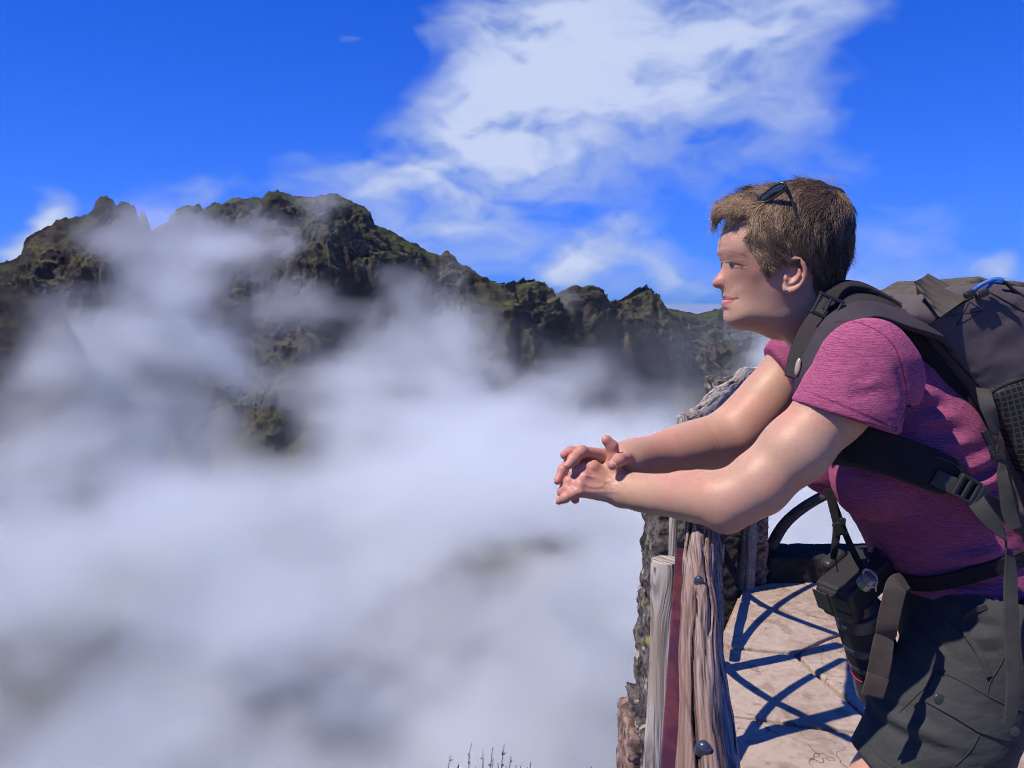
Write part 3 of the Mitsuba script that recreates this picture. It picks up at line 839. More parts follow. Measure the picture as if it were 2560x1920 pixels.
#          u, v, half width in mm
widths = [(1812, 600, 26), (1822, 598, 41), (1845, 592, 54), (1880, 590, 63), (1815, 618, 32), (1826, 622, 43), (1845, 625, 53), (1875, 628, 61), (1900, 630, 66),
          (1818, 634, 33), (1829, 637, 43.5), (1842, 641, 50.5), (1856, 648, 54.5), (1870, 655, 58),
          (1817, 645, 21), (1817, 656, 11), (1826, 655, 25), (1834, 654, 38), (1844, 657, 46), (1855, 662, 50.5), (1866, 668, 55), (1827, 664, 25), (1836, 665, 37.5), (1846, 670, 45), (1834, 674, 32), (1846, 679, 41), (1858, 678, 49), (1872, 676, 56),
          (1815, 664, 9), (1822, 672, 15), (1808, 676, 9), (1816, 682, 13.5), (1802, 688, 8.6), (1812, 694, 13.4), (1794, 696, 7.4), (1786, 708, 6.4), (1790, 714, 7.6), (1797, 705, 8.8), (1803, 714, 11.6), (1806, 704, 11.2), (1813, 707, 16.0), (1818, 711, 16.6), (1812, 716, 14.2), (1822, 699, 18.6),
          (1828, 705, 21), (1827, 716, 19.5), (1830, 692, 25), (1838, 684, 34), (1838, 700, 30), (1846, 708, 34), (1848, 694, 39), (1858, 700, 43), (1862, 688, 49),
          (1806, 722, 6.5), (1815, 724, 12.5), (1824, 726, 19), (1812, 734, 12), (1822, 737, 19), (1832, 740, 24.5), (1845, 732, 31), (1810, 743, 10.5), (1820, 745, 17.5), (1830, 746.5, 22.5), (1840, 748, 27), (1816, 750, 12.5), (1828, 750.5, 20), (1846, 752, 31),
          (1809, 758, 11), (1817, 758, 17.5), (1828, 757, 23), (1838, 756, 27.5), (1812, 768, 12.5), (1822, 769, 20), (1835, 768, 27), (1850, 768, 34.5), (1821, 779, 19), (1834, 783, 27), (1818, 793, 15), (1830, 797, 24), (1845, 800, 30.5), (1826, 810, 14), (1842, 814, 19), (1858, 812, 29), (1860, 795, 36.5), (1862, 776, 39.5),
          (1885, 668, 61), (1885, 684, 60.5), (1905, 676, 64.5), (1925, 668, 68), (1875, 702, 52.5), (1895, 700, 58.5), (1915, 698, 63), (1940, 690, 68.5), (1870, 724, 46), (1890, 726, 53), (1915, 726, 60), (1940, 722, 65.5), (1870, 748, 43), (1895, 752, 51), (1920, 754, 57.5), (1945, 750, 62), (1885, 778, 46), (1910, 782, 52), (1935, 778, 57),
          (1880, 806, 35), (1905, 810, 42), (1930, 806, 49), (1955, 780, 58), (1960, 810, 50), (1975, 740, 64), (1990, 780, 57),
          (1930, 640, 69), (1960, 640, 72), (1960, 690, 71), (1990, 690, 71), (2030, 700, 66), (2070, 700, 50), (1990, 640, 74), (2040, 640, 72), (2085, 640, 52), (1930, 590, 69), (1970, 580, 75), (2020, 580, 76), (2070, 580, 66), (2105, 590, 44),
          (1890, 540, 58), (1940, 530, 66), (1990, 525, 68), (2040, 530, 64), (2085, 540, 48), (1930, 497, 38), (1980, 488, 40), (2030, 488, 38), (2070, 505, 36), (1860, 545, 46), (2050, 750, 52), (2020, 800, 48)]


def rbf_width(prof, wid, out=9.0, k_out=30.0, smooth=0.0):
    """squared half width as a smooth function of (x, z): zero on the profile, known inside, falling outside"""
    pr = np.array(prof, float)
    n = len(pr)
    dense = []
    for i in range(n):
        a, b = pr[i], pr[(i + 1) % n]
        m = max(1, int(np.hypot(*(b - a)) / 9))
        dense += [a + (b - a) * j / m for j in range(m)]
    dense = np.array(dense)
    t = unit(np.roll(dense, -1, 0) - np.roll(dense, 1, 0))
    nn = np.stack([t[:, 1], -t[:, 0]], 1)
    poly = shapely.Polygon(dense)
    inside = np.array([poly.contains(shapely.Point(*(dense[i] + 2 * nn[i]))) for i in range(len(dense))])
    nn[inside] *= -1
    X = [at(u, v, HY)[[0, 2]] for u, v in dense] + [at(u, v, HY)[[0, 2]] for u, v in dense + nn * out]
    S = [0.0] * len(dense) + [-k_out * out * .67] * len(dense)
    for u, v, w in wid:
        X.append(at(u, v, HY - w / 1000)[[0, 2]])
        S.append(float(w) ** 2)
    X, S = np.array(X), np.array(S)
    c = X.mean(0)
    f = RBFInterpolator((X - c) * 10, S, kernel='cubic', degree=1, smoothing=smooth)
    return (lambda q: np.concatenate([f((a - c) * 10) for a in np.array_split(q, 40)])), dense


head_rbf, head_dense = rbf_width(profile, widths, k_out=26.0, smooth=2e-3)
# sample the function once on a fine grid of the profile plane
c0, c1 = at(1740, 930, HY)[[0, 2]], at(2190, 400, HY)[[0, 2]]
HN = np.round((c1 - c0) / .0009).astype(int)
HGX, HGZ = np.linspace(c0[0], c1[0], HN[0]), np.linspace(c0[1], c1[1], HN[1])
HM = np.stack(np.meshgrid(HGX, HGZ, indexing='ij'), -1).reshape(-1, 2)


def width_map(f, dense):
    poly = shapely.Polygon([tuple(at(u, v, HY)[[0, 2]]) for u, v in dense])
    inside = shapely.contains_xy(poly, HM[:, 0], HM[:, 1])
    S = np.zeros(len(HM))
    S[inside] = f(HM[inside]) * 1e-6
    inside, S = inside.reshape(HN), S.reshape(HN)
    din, dout = ndimage.distance_transform_edt(inside) * .0009, ndimage.distance_transform_edt(~inside) * .0009
    S = np.where(inside, np.maximum(S, .008 * din), -.026 * dout)
    return ndimage.gaussian_filter(S, 1.3)


HS = width_map(head_rbf, head_dense)


def lookup(G, x, z):
    i = (x - c0[0]) / (c1[0] - c0[0]) * (HN[0] - 1)
    j = (z - c0[1]) / (c1[1] - c0[1]) * (HN[1] - 1)
    return ndimage.map_coordinates(G, [i, j], order=1, mode='nearest')


def bumps(x, z, rows):
    """small reliefs of the skin, rows (u, v, ru, rv, tilt, mm)"""
    out = 0
    for u, v, ru, rv, tilt, mm in rows:
        c = at(u, v, HY - .045)[[0, 2]]
        t = math.radians(tilt)
        dx, dz = (x - c[0]) / .00065, (z - c[1]) / .00065
        a, b = dx * math.cos(t) + dz * math.sin(t), -dx * math.sin(t) + dz * math.cos(t)
        out = out + mm * 1e-3 * np.exp(-(a / ru) ** 2 - (b / rv) ** 2)
    return out


FACE = [(1839, 658.5, 14, 2.0, -19, -3.2), (1840, 650, 15, 3.0, -14, .9), (1843, 667, 12, 2.6, -12, 1.3), (1842, 672, 12, 2.0, 12, -.4),
        (1826, 706, 2.2, 7, 12, -1.5), (1806, 706, 2.2, 6, 10, -.8), (1838, 726, 3.0, 17, -24, -1.1), (1854, 724, 11, 12, -24, .9), (1849, 746, 3.2, 8, -12, -1.3), (1800, 719, 4, 1.6, 10, -2.0), (1824, 748, 12, 1.0, -3, -2.2),
        (1864, 666, 7, 1.0, 8, -.35), (1866, 672, 7, 1.0, -8, -.35), (1864, 678, 7, 1.0, -22, -.3), (1824, 662, 6, 4, 0, -.6)]


def head_sdf(p):
    x, z, dy = p[:, 0], p[:, 2], np.abs(p[:, 1] - HY)
    s = lookup(HS, x, z)
    w = np.sqrt(np.maximum(s, 0)) + np.where(s > 1e-5, bumps(x, z, FACE), 0)
    s2 = np.where(s > 0, w * w, s)
    gx = np.where(s > 0, 1.0, 1.0)
    return (dy * dy - s2) / (2 * np.sqrt(np.maximum(np.maximum(s2, dy * dy), 1.2e-4)) + 1e-4) * gx


def EY(v_mm):
    return HY - v_mm / 1000


# ear strokes: (u, v) with the ear standing 70 to 84 mm off the middle plane
def estroke(rows, r):
    return [(at(u, v, EY(w)), r / 1000 * k) for (u, v, w, k) in rows]


helix = estroke([(1975, 672, 70, .8), (1970, 658, 74, .95), (1976, 648, 79, 1), (1987, 645, 82, 1.05), (1999, 650, 84, 1.1), (2008, 660, 85, 1.1), (2013, 673, 85, 1.05), (2013, 687, 84, .95), (2009, 700, 82, .9), (2002, 711, 80, .9), (1993, 720, 78, 1.0)], 3.3)
lobe = estroke([(1993, 719, 78, .9), (1984, 725, 77, 1.15), (1972, 728, 75, 1.25), (1964, 724, 73, 1.0), (1962, 714, 71, .9)], 4.3)
anti = estroke([(1992, 664, 76, .8), (1997, 676, 79, 1.1), (1998, 688, 80, 1.2), (1992, 699, 79, 1.1), (1983, 707, 77, 1.0), (1974, 710, 75, .9)], 3.0)
tragus = estroke([(1962, 690, 71, 1.2), (1966, 697, 74, 1.3), (1966, 706, 73, 1.0)], 3.6)


def ear_sdf(p):
    q = p.copy()
    q[:, 1] = HY - np.abs(p[:, 1] - HY)
    d = np.full(len(p), 1.0)
    for st in (helix, lobe, anti, tragus):
        dd = np.full(len(p), 1.0)
        for (a, ra), (b, rb) in zip(st[:-1], st[1:]):
            dd = np.minimum(dd, cone(q, a, b, ra, rb))
        d = smin(d, dd, .0025)
    R = np.stack([unit(at(2000, 650, 1.2) - at(1968, 725, 1.2)), unit([.35, 1, 0]), [0, 0, 1.0]], 1)
    R[:, 1] -= R[:, 0] * (R[:, 0] @ R[:, 1])
    R[:, 1] = unit(R[:, 1])
    R[:, 2] = np.cross(R[:, 0], R[:, 1])
    plate = ellipsoid(q, at(1988, 684, EY(73)), (.027, .0045, .0155), R)
    d = smin(d, plate, .004)
    con = ellipsoid(q, at(1982, 684, EY(81)), (.0125, .0085, .0072), R)
    con2 = ellipsoid(q, at(1993, 662, EY(84)), (.009, .006, .0042), R)
    return smax(smax(d, -con, .003), -con2, .002)


neck_a, neck_b = at(2000, 742, HY), at(2118, 905, HY)


def neck_sdf(p):
    q = p.copy()
    q[:, 1] = HY + (p[:, 1] - HY) * 1.03
    d = cone(q, neck_a, neck_b, .0545, .063)
    d = smin(d, cone(q, at(1950, 792, HY - .034), at(2040, 905, HY - .018), .016, .013), .02)     # the muscle at the side of the neck
    d = smin(d, cone(q, at(1950, 792, HY + .034), at(2040, 905, HY + .018), .016, .013), .02)
    return d


def head_all(p):
    d = smin(head_sdf(p), neck_sdf(p), .018)
    return smin(d, ear_sdf(p), .0035)


def bone_chain(rows):
    """rows (u, v, Y, radius in mm) -> joints and radii"""
    return [(at(u, v, Y), r / 1000) for u, v, Y, r in rows]


near_arm = bone_chain([(2175, 925, 1.125, 50), (2080, 1025, 1.12, 46), (1988, 1124, 1.115, 45.5), (1893, 1212, 1.12, 42), (1824, 1254, 1.125, 36), (1790, 1247, 1.138, 34.5), (1744, 1241, 1.17, 35), (1700, 1238, 1.205, 32), (1650, 1237, 1.245, 28.5), (1600, 1231, 1.275, 26.5), (1562, 1223, 1.298, 22.5), (1545, 1219, 1.303, 21)])
far_arm = bone_chain([(1985, 900, 1.50, 50), (1908, 1013, 1.50, 44), (1850, 1075, 1.50, 43), (1795, 1112, 1.498, 40), (1744, 1117, 1.47, 38), (1697, 1130, 1.44, 34), (1650, 1140, 1.41, 27.5), (1600, 1146, 1.375, 22.5), (1562, 1152, 1.352, 20), (1545, 1153, 1.345, 19.5)])


def chain_sdf(p, ch, k):
    d = cone(p, ch[0][0], ch[1][0], ch[0][1], ch[1][1])
    for (a, ra), (b, rb) in zip(ch[1:-1], ch[2:]):
        d = smin(d, cone(p, a, b, ra, rb), k)
    return d


# hands. rows (u, v, Y, r mm)
L_palm = [[(1548, 1213, 1.310, 15), (1484, 1168, 1.304, 11)], [(1548, 1220, 1.304, 15), (1462, 1188, 1.293, 11)], [(1548, 1230, 1.297, 14.5), (1450, 1208, 1.283, 10.5)], [(1546, 1240, 1.291, 14), (1450, 1228, 1.277, 9.8)]]
L_web = [[(1540, 1195, 1.310, 14), (1528, 1162, 1.312, 11)]]
L_fingers = [[(1484, 1166, 1.304, 10.5), (1446, 1172, 1.296, 9.4), (1428, 1200, 1.302, 8.6), (1424, 1212, 1.318, 7.6)],          # index
             [(1462, 1188, 1.293, 10.4), (1424, 1204, 1.290, 9.2), (1412, 1214, 1.312, 8.2), (1412, 1211, 1.330, 7.2)],          # middle
             [(1450, 1208, 1.283, 10.2), (1420, 1222, 1.285, 8.8), (1406, 1230, 1.296, 8.0), (1402, 1231, 1.308, 7.0)],          # ring
             [(1450, 1228, 1.277, 9.6), (1432, 1234, 1.274, 8.6), (1412, 1245, 1.276, 7.6), (1397, 1253, 1.281, 6.2)]]           # little
L_thumb = [(1536, 1172, 1.306, 12), (1534, 1140, 1.306, 10.6), (1530, 1116, 1.305, 10.2), (1516, 1100, 1.303, 8.8)]
R_palm = [[(1548, 1146, 1.345, 15), (1508, 1140, 1.330, 12)], [(1548, 1152, 1.346, 15), (1495, 1150, 1.336, 12)], [(1548, 1158, 1.347, 15), (1490, 1165, 1.342, 12)], [(1548, 1164, 1.347, 14), (1488, 1185, 1.348, 11)]]
R_fingers = [[(1508, 1138, 1.330, 11), (1454, 1129, 1.305, 10), (1434, 1148, 1.288, 9.2), (1421, 1163, 1.280, 7.6)],
             [(1495, 1145, 1.337, 10.5), (1440, 1132, 1.325, 9.4), (1426, 1130, 1.318, 9.2), (1412, 1137, 1.310, 8.2)],
             [(1490, 1160, 1.342, 10.5), (1430, 1146, 1.322, 9.2), (1408, 1174, 1.305, 8.4), (1394, 1202, 1.296, 7.0)],
             [(1488, 1180, 1.348, 9.5), (1440, 1200, 1.335, 8.6), (1432, 1238, 1.322, 8.0), (1438, 1249, 1.312, 7.4)]]
R_thumb = [(1560, 1150, 1.335, 12), (1563, 1146, 1.312, 11), (1548, 1150, 1.288, 10.4), (1532, 1162, 1.276, 9.2)]


def C(rows):
    return bone_chain(rows)


def one_hand(p, palm, fingers, thumb, web=()):
    d = None
    for r in list(palm) + list(web):
        c = C(r)
        e = cone(p, c[0][0], c[1][0], c[0][1], c[1][1])
        d = e if d is None else smin(d, e, .012)
    for r in fingers:
        c = C(r)
        f = chain_sdf(p, c, .004)
        for (a, ra) in c[1:-1]:                               # knuckles
            f = smin(f, np.linalg.norm(p - a, axis=1) - ra * 1.05, .004)
        d = smin(d, f, .0045)
    f = chain_sdf(p, C(thumb), .005)
    return smin(d, f, .007)


veins = [[(1558, 1205), (1530, 1203), (1512, 1206), (1500, 1197), (1480, 1194), (1464, 1188)], [(1500, 1197), (1492, 1192), (1484, 1186), (1478, 1172)], [(1512, 1206), (1505, 1214), (1490, 1218), (1470, 1214)]]
tendons = [[(1545, 1212), (1484, 1172)], [(1545, 1216), (1464, 1190)], [(1545, 1222), (1452, 1209)], [(1545, 1228), (1452, 1227)]]


def relief_2d(p, lines, r, Y):
    """1 along the lines on the side of the hand that faces out, falling off over r metres"""
    out = np.zeros(len(p))
    for l in lines:
        q = resample(np.array([at(u, v, Y)[[0, 2]] for u, v in l]), 60)
        d = cKDTree(q).query(p[:, [0, 2]])[0]
        out = np.maximum(out, np.exp(-(d / r) ** 2))
    return out


def arms_sdf(p):
    a = chain_sdf(p, near_arm, .024)
    a = smin(a, np.linalg.norm(p - at(1812, 1298, 1.12), axis=1) - .0165, .022)               # elbow bone
    a = smin(a, np.linalg.norm(p - at(1553, 1246, 1.288), axis=1) - .0125, .012)               # wrist bone
    lh = one_hand(p, L_palm, L_fingers, L_thumb, L_web)
    a = smin(a, lh, .012)
    hand = (p[:, 1] < 1.304) & (p[:, 0] < at(1570, 1200, 1.28)[0]) & (np.abs(a) < .012)
    if hand.any():
        h = p[hand]
        a[hand] -= .0011 * relief_2d(h, veins, .0013, 1.275) + .0009 * relief_2d(h, tendons, .003, 1.275)
        for u, v, Y, r in [f[0] for f in L_fingers]:
            a[hand] -= .0022 * np.exp(-(np.linalg.norm(h - at(u, v, Y - .011), axis=1) / .0085) ** 2)
    b = chain_sdf(p, far_arm, .05)
    b = smin(b, np.linalg.norm(p - at(1800, 1150, 1.50), axis=1) - .018, .022)
    m = (np.abs(b) < .012) & (p[:, 1] < 1.50)                                                 # crease inside the elbow
    if m.any():
        b[m] += .0007 * relief_2d(p[m], [[(1764, 1056), (1776, 1082), (1788, 1108), (1800, 1136)]], .0022, 1.465) + .0004 * relief_2d(p[m], [[(1760, 1064), (1770, 1090), (1778, 1112)]], .0016, 1.465)
    b = smin(b, one_hand(p, R_palm, R_fingers, R_thumb), .010)
    return np.minimum(a, b)


near_leg = bone_chain([(2480, 1620, 1.22, 84), (2360, 1800, 1.20, 80), (2235, 1975, 1.195, 64), (2190, 2045, 1.195, 60), (2330, 2350, 1.22, 48), (2400, 2640, 1.24, 36), (2410, 2760, 1.24, 30)])
far_leg = bone_chain([(2460, 1620, 1.40, 84), (2400, 1880, 1.42, 76), (2360, 2060, 1.43, 58), (2420, 2400, 1.44, 48), (2450, 2560, 1.44, 34)])


def legs_sdf(p):
    return np.minimum(chain_sdf(p, near_leg, .03), chain_sdf(p, far_leg, .03))


hlo, hhi = np.array([at(1770, 900, 1.30)[0], 1.205, at(1900, 930, 1.30)[2]]), np.array([at(2175, 900, 1.30)[0], 1.395, at(1900, 450, 1.30)[2]])
m_head = surface_nets(head_all, hlo, hhi, .0013, 5, band=.012)
m_arms = surface_nets(arms_sdf, [.055, 1.03, .93], [.565, 1.57, 1.36], .0019, 5)
m_legs = surface_nets(legs_sdf, [.36, 1.04, -.05], [.90, 1.56, .95], .007, 4)


def skin_tones(v):
    """the skin's own colour: redder knuckles, nose, cheek and lips; freckles come from a fine noise; the dark gap between the lips is painted in"""
    fine = meshkit.fbm(v * 42, 4, 5)[:, None]
    blot = meshkit.fbm(v * 15, 3, 8)[:, None]
    c = np.array([.41, .262, .193]) * (0.92 + .16 * fine)
    c = c + (np.array([.455, .205, .150]) - c) * sstep(.45, .68, blot) * .45
    c = c * (1 - .05 * sstep(.70, .80, meshkit.noise(v * 230, 17))[:, None] * sstep(.40, .60, meshkit.fbm(v * 26, 2, 19))[:, None]) * (.955 + .09 * meshkit.noise(v * 330, 23)[:, None])

    def tint(c, u, vv, Y, r, col, k, sharp=False):
        d = np.linalg.norm(v - at(u, vv, Y), axis=1) / r
        w = (np.clip(1.6 * (1 - d), 0, 1) if sharp else np.exp(-d * d))[:, None]
        return c + (np.array(col) - c) * w * k
    red = (.45, .185, .15)
    for u, vv, Y, r, k in ((1784, 708, 1.30, .015, .75), (1812, 708, 1.286, .012, .55), (1875, 708, 1.245, .026, .40), (1990, 690, 1.222, .03, .35), (1798, 690, 1.30, .014, .35), (1822, 1300, 1.12, .04, .45)):
        c = tint(c, u, vv, Y, r, red, k)
    for ch in L_fingers + R_fingers + [L_thumb, R_thumb]:
        for (u, vv, Y, r), k in zip(ch[1:], (.5, .6, .8)):
            c = tint(c, u, vv, Y, .017, red, k)
    for (u, vv, Y, r) in [f[0] for f in L_fingers]:
        c = tint(c, u, vv, Y - .012, .012, red, .5)
    # lips
    x, z, dy = v[:, 0], v[:, 2], np.abs(v[:, 1] - HY)
    for pts, wid in (([(1802, 742), (1808, 742.5), (1816, 743.5), (1826, 744.5), (1842, 745)], (2.8, 2.8, 2.6, 2.2, .8)), ([(1802, 759), (1810, 758.5), (1818, 756.5), (1828, 752.5), (1842, 746)], (5.6, 5.6, 4.8, 3.4, .9))):
        q = resample(np.c_[np.array(pts), wid], 60)
        ww = np.interp(q[:, 0], [1802, 1842], [0, 27])
        P = np.array([at(u, b, HY - w / 1000) for (u, b, _), w in zip(q, ww)])
        m = (dy < .030) & (x < at(1846, 750, HY - .02)[0])
        i = np.where(m)[0]
        dd = np.linalg.norm(v[i][:, None, [0, 2]] - P[None][:, :, [0, 2]], axis=2)
        k = dd.argmin(1)
        w = np.clip(2.2 * (1 - dd[np.arange(len(i)), k] / (q[k, 2] * .00068)), 0, 1)[:, None]
        c[i] += (np.array([.42, .105, .12]) - c[i]) * w * .85
    q = resample(np.array([(1804, 749.5), (1812, 749), (1824, 748), (1834, 746.8), (1844, 744)]), 60)  # shaded gap between the parted lips, painted as a dark line
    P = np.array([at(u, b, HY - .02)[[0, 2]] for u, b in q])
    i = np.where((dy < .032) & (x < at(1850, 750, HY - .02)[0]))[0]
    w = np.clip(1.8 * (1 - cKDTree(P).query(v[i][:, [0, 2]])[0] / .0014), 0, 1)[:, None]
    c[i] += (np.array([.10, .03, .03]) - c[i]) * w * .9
    # moles
    g = np.random.default_rng(4)
    for u, vv, Y in [(1880, 792, 1.249), (1868, 790, 1.256)]:
        d = np.linalg.norm((v - at(u, vv, Y))[:, [0, 2]], axis=1)
        w = (np.clip(1.5 * (1 - d / .0015), 0, 1) * (np.abs(v[:, 1] - Y) < .025))[:, None]
        c = c + (np.array([.26, .13, .09]) - c) * w * .8
    return np.clip(c, 0, 1)


body_mesh = join([m_head, m_arms, m_legs])
person = thing('person', 'woman with short brown hair in a plum t-shirt leaning on the railing with folded hands', 'person')
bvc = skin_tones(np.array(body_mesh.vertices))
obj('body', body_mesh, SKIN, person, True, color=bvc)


# ------------------------------------------------------------------ eyes, brows, lashes, nails
def eye_colour(p, n, uv):
    c = at(1827, 660, HY - .032)
    d = dr.sqrt(dr.square(p.x - float(c[0])) + dr.square(p.z - float(c[2])))
    return dr.select(d < .0022, mi.Color3f(.01, .01, .012), dr.select(d < .0058, mi.Color3f(.05, .06, .06), mi.Color3f(.34, .30, .28)))


EYEBALL = principled('eyeball', eye_colour, .12, .6)
for s in (-1, 1):
    c = at(1842, 660.5, HY - .0262)
    c[1] = HY + s * (HY - c[1])
    e = trimesh.creation.icosphere(4, radius=.0117)
    obj('eye', trimesh.Trimesh(e.vertices + c, e.faces, process=False), EYEBALL, person, True)
DARKHAIR = principled('brow_hair', (.085, .055, .035), .6, .3)
rng = np.random.default_rng(7)


def head_y(x, z):
    """half width of the head at (x, z), reliefs included"""
    s = lookup(HS, x, z)
    return np.sqrt(np.maximum(s, 0)) + bumps(x, z, FACE)


def face_strands(path, n, length, lean, spread, r, lift, side=-1):
    """short hairs along a path (u, v) on the face: lean = direction (du, dv) of a hair"""
    ms, q = [], resample(np.array(path, float), 200)
    for _ in range(n):
        t = rng.integers(0, 200)
        u, v = q[t] + rng.normal(0, 1, 2) * spread
        L = length * rng.uniform(.6, 1.15)
        d = np.array(lean, float) + rng.normal(0, .25, 2)
        d /= np.hypot(*d)
        pts = []
        for k in range(4):
            uu, vv = u + d[0] * L * k / 3, v + d[1] * L * k / 3 + .5 * (k / 3) ** 2
            g = at(uu, vv, HY - .04)
            w = head_y(np.array([g[0]]), np.array([g[2]]))[0]
            pts.append([g[0], HY + side * (w + lift * (.3 + k / 3)), g[2]])
        ms.append(tube(pts, np.array([1, .9, .7, .3]) * r, 4))
    return join(ms)


for s in (-1, 1):
    obj('eyebrow', face_strands([(1806, 632), (1815, 629.5), (1828, 631), (1842, 636), (1852, 641)], 44, 6.5, (1, .12), 1.2, .00016, .0006, s), principled('brow_fair', (.30, .19, .13), .6, .3), person, True)
    obj('eyelashes', face_strands([(1821, 653.5), (1831, 656), (1842, 660.5), (1853, 665.5)], 52, 5, (-.55, .8), .4, .00016, .0012, s), DARKHAIR, person, True)
for s in (-1, 1):                                              # the dark line of the upper lid
    q = resample(np.array([(1822, 653.5), (1831, 655.5), (1842, 660), (1854, 666)], float), 30)
    g_ = np.array([at(u, v, HY - .034) for u, v in q])
    w_ = head_y(g_[:, 0], g_[:, 2])
    obj('eyelid_line', tube(np.c_[g_[:, 0], HY + s * (w_ + .0004), g_[:, 2]], np.interp(np.arange(30), [0, 8, 22, 29], [.0004, .0009, .0008, .0003]), 6), DARKHAIR, person, True)
NAIL = principled('nail', (.66, .43, .38), .22, .5)


def nail(tip, back, out, w, L):
    """a curved nail plate: tip and back are the finger's end and last joint, out the way the nail faces"""
    tip, back = at(*tip), at(*back)
    a = unit(tip - back)
    o = unit(np.asarray(out, float) - a * (np.asarray(out, float) @ a))
    sd = np.cross(a, o)
    g = np.linspace(-1, 1, 9)
    A, B = np.meshgrid(g, g, indexing='ij')
    A2 = A * np.sqrt(1 - B * B * .45)
    V = A2[..., None] * a * L / 2 + B[..., None] * sd * w / 2 + (-(B ** 2) * w * .20 - (A ** 2) * .0004)[..., None] * o
    top = tip + V.reshape(-1, 3)
    f = quads_to_tris(grid_faces(9, 9))
    return trimesh.Trimesh(np.vstack([top, top - o * .0012]), np.vstack([f, f[:, ::-1] + 81]), process=False), o


for tip, back, out, r, w, L in (((1535, 1161, 1.276), (1548, 1150, 1.288), (-.25, -1, .15), .0082, .0115, .0125), ((1513.5, 1101, 1.303), (1530, 1116, 1.305), (.85, -.45, .5), .0074, .0098, .0105),
                                ((1419.5, 1163, 1.280), (1434, 1148, 1.288), (-.75, -.5, .35), .0066, .0088, .010), ((1393, 1202, 1.296), (1408, 1174, 1.305), (-.9, -.4, .25), .0062, .0082, .0095), ((1396, 1252.6, 1.281), (1412, 1245, 1.276), (-.35, -.75, .8), .0052, .0072, .0085)):
    m, o = nail(tip, back, out, w, L)
    m.vertices += o * r * .93
    obj('fingernail', m, NAIL, person, True)


# ------------------------------------------------------------------ clothes
def knit(p, n, uv):
    a = N(p.x * 160 + p.y * 120, p.y * 60, p.z * 2600 + 14 * N(p.x * 20, p.y * 20, p.z * 20))
    b = N(p.x * 900, p.y * 900, p.z * 2600)
    c = FBM(p.x * 260, p.y * 260, p.z * 700, 2)
    t = SS(.25, .80, a * .5 + b * .25 + c * .25)
    return MIX((.135, .024, .068), (.41, .128, .255), t)


def knit_bump(p, n, uv):
    return .00022 * N(p.x * 900, p.y * 900, p.z * 2000) + .00035 * FBM(p.x * 130, p.y * 130, p.z * 200, 2)


SHIRT = principled('plum_knit', knit, .92, .12, knit_bump, 4e-4, sheen=.35)


def flat_y(p, k):
    q = p.copy()
    q[:, 1] = 1.31 + (p[:, 1] - 1.31) * k
    return q


tor = [(at(2172, 985, 1.31), .118), (at(2240, 1085, 1.31), .122), (at(2300, 1205, 1.31), .118), (at(2352, 1330, 1.31), .111), (at(2392, 1460, 1.31), .118), (at(2410, 1540, 1.31), .124)]


def fold(p, a, b, r, amp):
    """a soft ridge (or furrow) of cloth along the segment a-b on the near side"""
    a, b = at(*a), at(*b)
    ab = (b - a)[[0, 2]]
    q = p[:, [0, 2]] - a[[0, 2]]
    t = np.clip(q @ ab / (ab @ ab), 0, 1)
    d = np.linalg.norm(q - t[:, None] * ab, axis=1)
    return amp * np.exp(-(d / r) ** 2) * (1 - .75 * np.abs(2 * t - 1) ** 2) * (p[:, 1] < 1.24)


FOLDS = [((2128, 955, 1.06), (2190, 930, 1.07), .010, -.0050), ((2120, 992, 1.06), (2205, 975, 1.07), .010, -.0055), ((2110, 930, 1.06), (2170, 900, 1.07), .012, -.0025), ((2225, 900, 1.08), (2268, 1050, 1.1), .006, -.0035), ((2265, 1000, 1.1), (2240, 1085, 1.1), .008, -.004),
         ((2290, 1010, 1.12), (2400, 985, 1.13), .010, .004), ((2300, 1035, 1.12), (2420, 1020, 1.13), .010, -.005), ((2300, 1066, 1.12), (2440, 1042, 1.13), .010, .004), ((2330, 1100, 1.12), (2450, 1085, 1.13), .010, -.005), ((2320, 1125, 1.12), (2460, 1112, 1.13), .010, .004),
         ((2420, 1180, 1.13), (2520, 1150, 1.14), .010, .006), ((2430, 1205, 1.13), (2530, 1180, 1.14), .008, -.006), ((2450, 1230, 1.13), (2540, 1200, 1.14), .009, .006), ((2470, 1255, 1.13), (2550, 1228, 1.14), .008, -.005),
         ((2380, 1420, 1.15), (2520, 1380, 1.15), .012, .006), ((2360, 1395, 1.15), (2500, 1360, 1.15), .010, -.003), ((2390, 1472, 1.15), (2500, 1450, 1.15), .008, .006), ((2400, 1486, 1.15), (2500, 1468, 1.15), .006, -.006), ((2390, 1500, 1.15), (2490, 1488, 1.15), .007, .005), ((2300, 1250, 1.15), (2420, 1330, 1.15), .02, -.003),
         ((2060, 900, 1.06), (2150, 850, 1.07), .012, .0015), ((2040, 960, 1.05), (2140, 960, 1.06), .010, .0020)]


